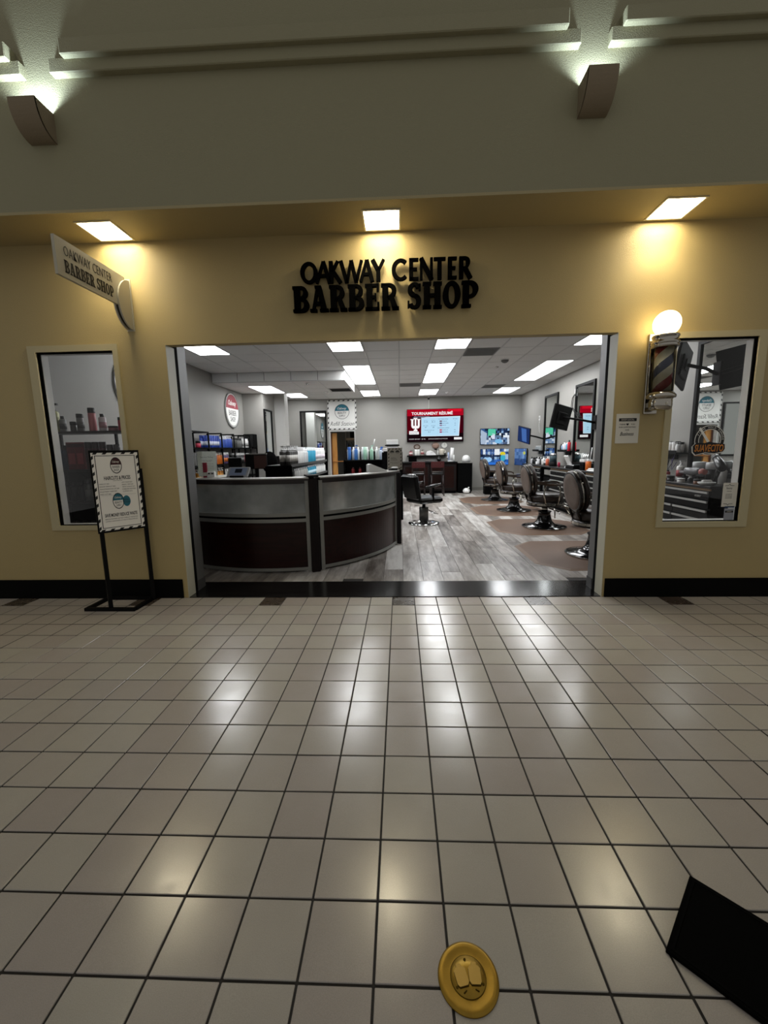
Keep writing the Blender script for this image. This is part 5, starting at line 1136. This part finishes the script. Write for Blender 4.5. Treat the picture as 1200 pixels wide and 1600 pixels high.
# store room glimpse
t = thing('ceiling_light', 'added fill lamp panel, unseen on the store room ceiling', 'ceiling light', (-1.75, 10.5, 2.498)); MB().frame(-.2, .2, -.2, .2, .02, -.02, 0).build('light_frame', TBAR, t); MB().bx(-.18, .18, -.18, .18, -.012, -.002).build('diffuser', emis('store_fill_panel', 'fff6e8', 7), t)  # unseen lamp, added to brighten the dark store room
t = thing('wooden_post', 'honey coloured wooden post with a small ledge inside the store room', 'post', (-2.14, 10.0, 0)); MB().bx(-.10, .06, -.04, .04, 0, 1.93).build('upright', ORWOOD, t); MB().bx(-.08, .34, -.1, .1, .99, 1.01).build('ledge', ORWOOD, t); MB().bx(-.16, -.10, -.03, .03, 0, 1.9).build('red_edge', mat('red_brown', '5c2a14', .5), t)
t = thing('store_shelves', 'tan store room shelves with dark bottles behind the doorway', 'shelving', (-1.35, 10.9, 0))
for z in (.5, 1.0, 1.38, 1.72): MB().bx(-.55, .4, -.2, .2, z-.05 if z < 1.5 else z-.02, z+.02 if z < 1.5 else z+.06).build('shelf_board', TANW, t)
for x in (-.55, .38): MB().bx(x, x+.03, -.2, .2, 0, 2.1).build('side_panel', mat('store_side', '55524c', .6), t)
for i, c in enumerate(('1c2430', '3a4048', '2a3a4c', '8c4038', 'a85048', '24262c', '3c302c')):
    bottle('cyl', .23, .04, c, '151515', (-1.82+i*.13, 10.78, 1.40), 'bottle on the store room shelf, ' + ('navy', 'steel grey', 'dark blue', 'brick red', 'coral red', 'charcoal', 'brown')[i] + ' one', rz=.1)
row((-1.8, 10.8), (-1.5, 10.8), 1.02, 4, 'cyl', .2, .035, 'bcbcb8', 'd8d8d8', 'pale bottle on the lower store room shelf', 'pale bottles on the lower store shelf')
t = thing('storage_tub', 'black storage tub on the top store room shelf', 'tub', (-1.45, 10.9, 1.78)); MB().bev(-.28, .28, -.15, .15, 0, .2, .01).build('body', BLKM, t); MB().bev(-.3, .3, -.16, .16, .2, .225, .005).build('lid', BLK, t)
# ------------------------------------------------------------ back bar
t = thing('back_bar', 'dark cherry cabinet below the large screen', 'cabinet', (.90, 9.2, 0)); w = .82
MB().bx(-w, w, -.28, .5, .08, .93).build('body', CHERRY, t); MB().bx(-w+.02, w-.02, -.25, .48, 0, .08).build('plinth', BLKM, t); MB().bev(-w-.04, w+.02, -.34, .52, .93, .965, .004).build('top', BLK, t)
for i in range(4):
    x0 = -w+.02+i*(2*w-.04)/4; d = MB().bev(x0+.01, x0+.39, -.295, -.28, .12, .88, .004).build('door_panel', CHERRY, t); MB().frame(x0+.01, x0+.39, .12, .88, .05, 0, .006).build('door_moulding', CHERRYD, d, (0, -.295, 0), FRONT)
t = thing('black_cabinet', 'plain black cabinet at the right end of the back bar', 'cabinet', (1.97, 9.2, 0)); MB().bx(-.2, .225, -.28, .5, .05, .915).build('body', BLKM, t); MB().bev(-.21, .24, -.3, .52, .915, .935, .003).build('top', mat('grey_top', '6a6864', .4), t)
b = MB(); b.frame(-.19, .215, .06, .9, .01, 0, .004); b.build('door', BLK, t, (0, -.281, 0), FRONT); MB().bx(-.18, .2, -.26, .45, 0, .05).build('plinth', BLKM, t)
t = thing('dome_appliance', 'white dome shaped appliance on the black cabinet', 'appliance', (2.045, 9.2, .935)); MB().lathe([(.12, 0), (.125, .01), (.115, .03)], 24).build('foot', GREYM, t); MB().lathe([(.118, .03), (.125, .08), (.11, .16), (.07, .205), (.01, .22)], 24).build('dome', WHITE, t)
t = thing('white_bag', 'white crumpled bag on the floor beside the black cabinet', 'bag', (2.0, 8.78, 0)); MB().sphere((0, 0, .085), .085, 12, 8, 1.3, 1, 1).build('bag_body', WHITE, t); MB().tube([(.04, -.03, .15), (.07, -.05, .2)], .02, 6).build('bag_neck', WHITE, t)
t = thing('bottle_dispenser', 'white bottle and dispenser standing at the right of the back bar', 'dispenser', (1.55, 9.2, .965)); MB().bx(-.07, .10, -.05, .05, 0, .03).build('foot', WHITE, t); MB().tube([(.04, 0, .03), (.05, 0, .2), (.07, 0, .42)], .05, 12).build('bottle_body', WHITE, t); MB().tube([(-.04, 0, .03), (-.05, 0, .28)], .03, 10).build('side_bottle', mat('steel_blue', '8c98b0', .3), t); MB().tube([(-.1, 0, .12), (-.03, 0, .14)], .02, 8).build('spout', CHROME, t); MB().tube([(.11, 0, .0), (.11, 0, .2)], .03, 10).build('cup', WHITE, t)
t = thing('bar_shelf', 'black floating shelf below the large screen', 'shelf', (.855, YB, 1.16)); MB().bx(-.63, .63, -.2, 0, -.04, 0).build('board', BLK, t); MB().bx(-.58, -.32, -.12, 0, -.2, -.04).build('bracket_box', BLKM, t)
y = YB-.1; z = 1.16
bottle('pump', .17, .06, '8c3a44', '3a1418', (.35, y, z), 'red round bottle at the left end of the bar shelf', lab='d8c8c4')
t = thing('framed_emblem', 'round dark emblem on the wall above the left of the bar shelf', 'wall ornament', (.55, YB-.002, 1.43), FRONT); b = MB(); b.ring(.10, .06, 0, .02, 28, 1.1, .85); b.build('ring', mat('bronze', '5a4a40', .4, .6), t); MB().prism(ell(0, 0, .062, .05, 20), 0, .012).build('centre', mat('bronze_dark', '8a8078', .5), t)
row((.49, y), (.60, y), z, 3, 'flat', .19, .026, 'dcdcd8', 'efefef', 'slim white bottle on the bar shelf', 'slim white bottles on the bar shelf')
bottle('pump', .18, .05, 'c8beb4', '4a2620', (.72, y, z), 'white bottle with maroon band on the bar shelf', lab='8c4044')
t = thing('baseball_hat', 'white cap lying on the middle of the bar shelf', 'cap', (1.0, y, z)); MB().prism([(-.15, 0), (.16, 0), (.13, .05), (.06, .11), (-.02, .15), (-.12, .13), (-.17, .06)], -.06, .06, Matrix(((1, 0, 0, 0), (0, 0, 1, 0), (0, 1, 0, 0), (0, 0, 0, 1)))).build('crown', WHITE, t)
for x in (0, .05): MB().prism(ell(x, .08, .012, .01, 8), 0, .002).build('spot', INK, t, (0, -.0605, 0), FRONT)
t = thing('round_plaque', 'brown round plaque above the middle of the bar shelf', 'wall ornament', (1.15, YB-.002, 1.46), FRONT); MB().lathe([(.12, 0), (.11, .03), (.06, .05)], 24, sy=.85).build('disc', mat('plaque_brown', '80675a', .5), t); MB().bx(-.04, .04, -.13, -.10, 0, .03).build('base', BLK, t)
bottle('cyl', .17, .03, 'b8b8b4', '8a8a88', (1.22, y, z), 'grey bottle right of the cap on the bar shelf')
t = thing('stone_mug', 'white carved mug on the right of the bar shelf', 'mug', (1.36-.02, y, z)); MB().lathe([(.07, 0), (.08, .02), (.075, .14), (.085, .2)], 20).build('body', mat('mug_cream', 'cfc8ba', .5), t); MB().tube([(.07, 0, .15), (.12, 0, .13), (.12, 0, .07), (.07, 0, .05)], .012, 8).build('handle', mat('mug_cream', 'cfc8ba', .5), t)
t = thing('wall_dial', 'round white dial on the wall above the right of the bar shelf', 'clock', (1.43, YB-.002, 1.47), FRONT); MB().lathe([(.09, 0), (.09, .02)], 28, sx=1.1).build('face', mat('clock_face', 'c9c9c4', .5), t); b = MB(); b.ring(.10, .085, 0, .026, 32, 1.1); b.build('rim', GREYM, t); MB().bx(-.004, .004, -.01, .06, .02, .022).build('hand', INK, t)
t = thing('round_ornament', 'small grey round ornament at the right end of the bar shelf', 'ornament', (1.44+.0, y-.02, z)); MB().sphere((0, 0, .06), .055, 16, 10).build('body', mat('ornament_grey', '8c8880', .5), t); MB().bx(-.03, .03, -.06, -.04, .03, .045).build('dark_slot', INK, t)
t = thing('black_vase', 'small black round pot on the back bar under the shelf', 'pot', (1.21, 9.2, .965)); MB().sphere((0, 0, .07), .07, 16, 10).build('body', BLKG, t); MB().lathe([(.03, .12), (.025, .16)], 12).build('neck', BLKG, t)
def stool(x, lb, first=[None]):
    if first[0] is None:
        t = thing('bar_stool', lb, 'stool', (x, 8.45, 0)); L = mat('stool_leg', '1c0c0a', .3)
        for sx in (-1, 1):
            for sy in (-1, 1): MB().tube([(sx*.16, sy*.15, .62), (sx*.19, sy*.19, .0)], [.02, .016], 8).build('leg', L, t)
        MB().bev(-.19, .19, -.18, .18, .61, .665, .015).build('seat', BLKL, t)
        for z in (.2, .3): MB().frame(-.185, .185, -.17, .17, .02, z, z+.025).build('stretcher', L, t)
        for sx in (-1, 1): MB().tube([(sx*.17, -.17, .62), (sx*.175, -.2, .8), (sx*.175, -.22, 1.0)], .016, 8).build('back_post', L, t)
        bk = MB().bev(-.19, .19, -.235, -.205, .82, 1.0, .006).build('back_panel', REDWOOD, t)
        for q in range(4): MB().lathe([(.009, -.001), (.009, .001)], 8, M=Matrix.Rotation(R90, 4, 'X')).build('nail_head', CHR2, bk, (-.12+q*.08, -.236, .93))
        MB().bx(-.15, .15, -.205, -.18, .70, .72).build('lower_rail', CHROME, t); first[0] = t
    else: dup(first[0], (x, 8.45, 0), None, lb)
stool(.53, 'dark bar stool with red back, left of the pair at the back bar'); stool(1.08, 'dark bar stool with red back, right of the pair at the back bar')
# ------------------------------------------------------------ shelves and clutter on the right wall
def wshelf(y, lb, w=.40):
    t = thing('wall_shelf', lb, 'shelf', (XR, y, 1.27)); MB().bx(-.16, 0, -w/2, w/2, -.02, 0).build('board', BLK, t); MB().bx(-.03, -.005, -.12, .12, -.09, -.02).build('bracket', BLK, t)
    MB().bx(-.162, -.155, -w/2, w/2, 0, .03).build('lip', BLK, t)
wshelf(5.9, 'black wall shelf of bottles between the two visible mirrors', .55); wshelf(7.75, 'black wall shelf left of the mirror nearest the back wall', .5); wshelf(2.28, 'black wall shelf crowded with tools left of the window mirror', .6)
for i, (c, cap, h, lb) in enumerate((('d02838', '101010', .24, 'tall red bottle'), ('5ab4d0', 'e8e8e8', .19, 'sky blue bottle'), ('c8c0d0', 'e0e0e0', .17, 'lilac bottle'), ('e4e4e4', 'f0f0f0', .19, 'white bottle'), ('90a8c8', 'e8e8e8', .15, 'pale blue bottle'), ('181818', '0a0a0a', .16, 'black bottle'))):
    bottle('cyl', h, .035, c, cap, (XR-.08, 5.70+i*.088, 1.27), lb + ' on the wall shelf between the mirrors')
for i in range(5): bottle('cyl', .13, .03, 'a8b0b4', 'e0e0e0', (XR-.08, 7.58+i*.085, 1.27), 'pale bottle on the far wall shelf, '+ORD[i]+' from the near end', 'bottle', 'pale bottles on the far wall shelf')
cl = [('e4e4e4', 'pump', .2), ('2a2a2a', 'cyl', .16), ('dcdcdc', 'cyl', .12), ('c8c8cc', 'spray', .18), ('1c1c1c', 'jar', .08), ('f0f0f0', 'jar', .07), ('b8bcc0', 'cyl', .19), ('101010', 'spray', .17), ('d8d4d0', 'flat', .14)]
def kth(l):
    q = CUR[l] = CUR.get(l, -1)+1
    return fit(l, f', {ORD[q]} such from the near end')
cn = {'e4e4e4': 'white', '2a2a2a': 'charcoal', 'dcdcdc': 'off-white', 'c8c8cc': 'silver', '1c1c1c': 'black', 'f0f0f0': 'bright white', 'b8bcc0': 'pale grey', '101010': 'jet black', 'd8d4d0': 'cream'}
for y0, y1, n, where in ((6.5, 7.65, 24, 'on the worktop below the far mirror'), (3.95, 4.62, 9, 'on the worktop beside the door jamb')):
    for i in range(n):
        c, kd, h = cl[RND.randrange(9)]; nm = {'pump': 'pump bottle', 'cyl': 'bottle', 'spray': 'spray bottle', 'jar': 'jar', 'flat': 'bottle'}[kd]
        bottle(kd, h, .035, c, RND.choice(('0c0c0c', 'eeeeee')), (XR-.07-(i % 3)*(.11 if y0 > 5 else .045), y0+(y1-y0)*i/n, .925), kth(f'{cn[c]} {nm} {where}'), 'bottle', f'{cn[c]} {nm}s {where}', rz=RND.uniform(0, 6))
WTZ = .925
bottle('cyl', .21, .05, 'cc641e', 'eeeeee', (3.47, 4.04, WTZ), 'orange bottle with white cap on the worktop near the jamb', rz=0)
bottle('spray', .26, .045, '2a5078', '141414', (3.60, 3.93, WTZ), 'blue spray bottle on the worktop near the jamb')
bottle('spray', .22, .04, 'c86448', 'eeeeee', (3.56, 6.42, WTZ), 'salmon spray bottle below the far mirror')
bottle('tube', .11, .03, 'b02848', '601020', (3.46, 5.42, WTZ), 'crimson tube standing on the worktop edge', 'tube')
t = thing('disinfectant_jar', 'clear jar of blue grey disinfectant on the worktop', 'jar', (3.56, 6.05, WTZ)); MB().lathe([(.08, 0), (.085, .01), (.085, .10)], 20).build('stand', BLK, t); MB().lathe([(.08, .10), (.08, .24), (.07, .25)], 20).build('glass', mat('jar_teal', '4a5c62', .1), t); MB().lathe([(.085, .25), (.085, .27), (.02, .30)], 20).build('lid', CHROME, t)
t = thing('tissue_box', 'white open box leaning on the worktop under the mirror', 'box', (3.52, 5.0, WTZ), (0, 0, .2)); MB().bev(-.06, .06, -.1, .1, 0, .03, .004).build('base', WHITE, t); M = Matrix.Rotation(-.5, 4, 'Y'); b = MB(); b.bx(.03, .05, -.07, .07, .03, .27); b.v = [tuple(M @ Vector(v)) for v in b.v]; b.build('upright_sheet', WHITE, t)
t = thing('black_case', 'flat black case on the worktop beside the white box', 'case', (3.50, 4.68, WTZ)); MB().bev(-.12, .12, -.2, .2, 0, .06, .01).build('body', BLK, t); MB().bev(-.12, .12, -.2, .2, .062, .085, .01).build('lid', BLKG, t)
t = thing('folded_towel', 'white folded towel on the worktop edge by the jamb', 'towel', (3.46, 3.66, WTZ)); MB().bev(-.1, .1, -.22, .22, 0, .03, .012).build('lower_fold', WHITE, t); MB().bev(-.09, .1, -.2, .18, .03, .055, .012).build('upper_fold', WHITE, t)
t = thing('tool_stand', 'chrome tool stand with white combs on the worktop', 'tool stand', (3.53, 4.28, WTZ)); MB().bev(-.08, .08, -.09, .09, 0, .12, .006).build('block', BLKM, t); MB().bev(-.08, .08, -.1, .1, .15, .20, .006).build('tray', WHITE, t)
for q in (-.05, 0, .05): MB().tube([(q, q*.6, .12), (q, q*.7, .33)], .014, 8).build('tool', CHROME, t)
MB().tube([(.05, -.07, .2), (.06, -.09, .42)], .01, 6).build('comb', WHITE, t)
t = thing('outlet_box', 'white outlet with dangling cords on the right wall above the arm screen', 'outlet', (XR, 5.62, 2.52)); MB().bev(-.03, 0, -.05, .05, -.08, .08, .004).build('plate', WHITE, t)
for q in (-.03, .03): MB().tube([(-.03, q, -.02), (-.06, q+.06, -.1), (-.05, q+.12, -.3), (-.04, q-.1, -.45), (-.06, q-.35, -.62)], .007, 6).build('cord', BLK, t)
tag(MB().tube([(XR-.01, 7.95, 2.1), (XR-.02, 7.95, 1.95), (XR-.02, 7.9, 1.75)], .008, 6).build('cable', WHITE), 'white cord on the right wall above the far arm screen', 'cord')
t = thing('outlet_box', 'white outlet on the right wall above the far arm screen', 'outlet', (XR, 7.95, 2.15)); MB().bev(-.025, 0, -.04, .04, -.06, .06, .004).build('plate', WHITE, t); MB().bx(-.028, -.025, -.015, .015, -.03, .03).build('socket', GREYM, t)
# things on the chest behind the right window
for i in range(15):
    c, kd, h = cl[RND.randrange(9)]; nm = {'pump': 'pump bottle', 'cyl': 'bottle', 'spray': 'spray bottle', 'jar': 'jar', 'flat': 'bottle'}[kd]; w = 'on the shelf seen through the right window'
    bottle(kd, min(h, .15), .03, c, RND.choice(('0c0c0c', 'eeeeee')), (XR-.11+.07*(i % 2), 2.02+.037*i, 1.27), kth(f'{cn[c]} {nm} {w}'), 'bottle', f'{cn[c]} {nm}s {w}', rz=RND.uniform(0, 6))
t = thing('hanging_cords', 'tangled black and purple cords hanging from the wall shelf behind the window', 'cords', (XR, 2.28, 1.24))
for i in range(7):
    y = -.25+.08*i; MB().tube([(-.14, y, 0), (-.15, y+.03, -.12-.02*(i % 3)), (-.13, y+.06, -.05), (-.15, y+.02, -.2), (-.12, y-.02, -.1)], .004, 5).build('cord', BLK if i % 2 else mat('purple_cord', '4a3c6c', .5), t)
bottle('pump', .25, .045, 'd8d4d0', 'e4e4e4', (3.60, 1.72, WTZ), 'white pump bottle with red band on the chest behind the window', lab='8c2028')
bottle('cyl', .13, .03, '7c2028', '101010', (3.52, 1.84, WTZ), 'small red striped bottle on the chest behind the window', lab='d8d0c8')
bottle('jar', .24, .07, '201e22', 'c8c8c8', (3.68, 1.50, WTZ), 'dark canister with silver lid, left one behind the window', 'canister'); bottle('jar', .24, .07, '18161a', 'd0d0d0', (3.68, 1.28, WTZ), 'dark canister with silver lid, right one behind the window', 'canister')
bottle('cyl', .2, .04, 'e4e2de', 'f0f0f0', (3.66, 1.10, WTZ), 'white cone topped bottle on the chest behind the window')
bottle('jar', .06, .035, '7c4c2c', '181818', (3.40, 1.12, WTZ), 'small brown jar on the chest behind the window', 'jar'); bottle('jar', .05, .04, 'd8d8d4', 'e8e8e8', (3.405, 1.40, WTZ), 'small white jar on the chest behind the window', 'jar'); bottle('jar', .07, .04, '101010', '202020', (3.41, 1.60, WTZ), 'small black jar on the chest behind the window', 'jar')
def dryer(lb, loc, rz, tilt, body, nose, roll=0):
    M = Matrix.Rotation(rz, 3, 'Z') @ Matrix.Rotation(roll, 3, 'X') @ Matrix.Rotation(tilt, 3, 'Y'); t = thing('hair_dryer', lb, 'hair dryer', loc, M.to_euler())
    MB().lathe([(.03, -.14), (.045, -.12), (.047, .0), (.04, .05), (.036, .10)], 20, M=Matrix.Rotation(R90, 4, 'Y')).build('barrel', body, t)
    MB().lathe([(.037, .10), (.04, .11), (.03, .16)], 20, M=Matrix.Rotation(R90, 4, 'Y')).build('nozzle', nose, t)
    MB().tube([(-.04, 0, -.03), (-.03, 0, -.12), (-.01, 0, -.22)], [.024, .022, .018], 12).build('handle', body, t)
    MB().tube([(-.01, 0, -.22), (.04, .02, -.225)], .005, 6).build('cord', BLK, t)
dryer('black hair dryer propped upright on the chest behind the right window', (3.52, .98, 1.17), 1.2, -.45, mat('dryer_black', '1a1a1a', .3), mat('dryer_black', '1a1a1a', .3))
dryer('grey hair dryer with rose nozzle lying on the chest behind the window', (3.50, 1.32, 1.06), -1.5, .0, mat('dryer_grey', '6a6a6c', .25), mat('rose_nozzle', 'b06a62', .4), 1.5)
t = thing('clipper_dish', 'white round dish at the chest front behind the right window', 'dish', (3.42, 1.0, WTZ)); MB().lathe([(.05, 0), (.08, .02), (.085, .035)], 20).build('bowl', WHITE, t); MB().bev(-.05, .05, -.02, .02, .03, .06, .008).build('clipper', WHITE, t)
t = thing('clipper_tray', 'black tray of clippers along the chest behind the right window', 'tray', (3.62, 1.42, WTZ)); MB().bx(-.0, .02, -.0, .02, 0, .005).build('tray_corner', BLK, t)
for i in range(4): MB().bev(-.10, -.04, -.2+i*.1, -.15+i*.1, 0, .05+.02*(i % 2), .008).build('clipper', BLK if i % 2 else mat('clipper_grey', '4a4a4a', .3), t)
MB().tube([(-.13, -.25, .10), (-.05, .25, .11)], .02, 10).build('curling_iron', mat('dryer_grey', '6a6a6c', .25), t); MB().bx(-.1, -.08, .1, .12, 0, .1).build('iron_rest', BLK, t)
MB().bx(-.11, -.09, -.15, -.13, 0, .1).build('iron_rest', BLK, t)
# stickers on the right window pane
def ring_text(s, R, h, a0, step, m, t, z):
    b = MB()
    for i, c in enumerate(s):
        if c == ' ': continue
        a = a0-step*i; vs, fs = text_vf(c, None, h, .0006); ca, sa = cos(a-R90), sin(a-R90)
        b.add([(R*cos(a)+x*ca-y*sa, R*sin(a)+x*sa+y*ca, q+z) for x, y, q in vs], fs)
    return b.build('ring_lettering', m, t)
t = thing('window_decal', 'round decal with orange script banner on the right window', 'decal', (2.695, .0162, 1.415), FRONT)
b = MB(); b.ring(.128, .123, 0, .0008, 56); b.build('outer_line', SIGNW, t); b = MB(); b.ring(.123, .096, 0, .0006, 56); b.build('black_ring', INK, t); b = MB(); b.ring(.096, .091, 0, .0008, 56); b.build('inner_line', SIGNW, t)
ring_text('FIRME HOLD POMADE', .110, .014, PI*.86, .165, SIGNW, t, .0007)
ban = [(-.135, -.10), (-.11, -.125), (-.03, -.105), (.05, -.115), (.12, -.10), (.135, -.075), (.13, -.035), (.03, -.02), (0, -.012), (-.04, -.025), (-.11, -.02), (-.14, -.05)]
MB().prism([(x*1.05, y*1.05-.001) for x, y in ban], .0005, .0012).build('banner_outline', SIGNW, t); MB().prism(ban, .0012, .0018).build('banner', INK, t)
text([('SUAVECITO', 0, -.068, .245, .062, .15, .02)], mat('decal_orange', 'c47a28', .5), t, 'banner_lettering', .0006, .002)
MB().prism([(-.10, .10), (-.085, .11), (.0, -.01), (-.02, -.02)], .0002, .0012).build('comb_bar', SIGNW, t)
b = MB(); b.frame(-.03, .06, .02, .035, .0, .0, .0005) if False else None
t = thing('window_notice', 'white notice with dark brackets taped low on the right window', 'notice', (2.928, .0162, .935), FRONT)
MB().bx(-.075, .05, -.108, .105, 0, .0008).build('sheet', PAPER, t)
text([('Sorry', -.021, .055, .05, .022, 0, .01), ('WE MISSED YOU', -.021, .03, .04, .006)] + [('PLEASE COME BACK SOON', -.021, .005-.012*i, .055, .005) for i in range(4)], INKG, t, 'lettering', .0005, .0009)
for s in (1, -1): MB().tube([(-.06, s*.08, .001), (-.03, s*.082, .001), (-.021, s*.095, .001), (-.012, s*.082, .001), (.018, s*.08, .001)], .002, 5).build('bracket_line', INK, t)
t = thing('window_notice', 'grey alarm sticker at the bottom corner of the right window', 'sticker', (2.932, .0162, .762), FRONT)
MB().bx(-.048, .035, -.055, .05, 0, .0008).build('sheet', mat('sticker_grey', '9296a0', .5), t); MB().bx(-.04, .028, .012, .03, .0008, .0014).build('bar', INK, t); text([('SMILE', -.006, .021, .04, .008)], PAPER, t, 'lettering', .0004, .0014); MB().bx(-.048, .035, .056, .07, 0, .0008).build('blue_strip', mat('sticker_blue', '2c4468', .5), t)
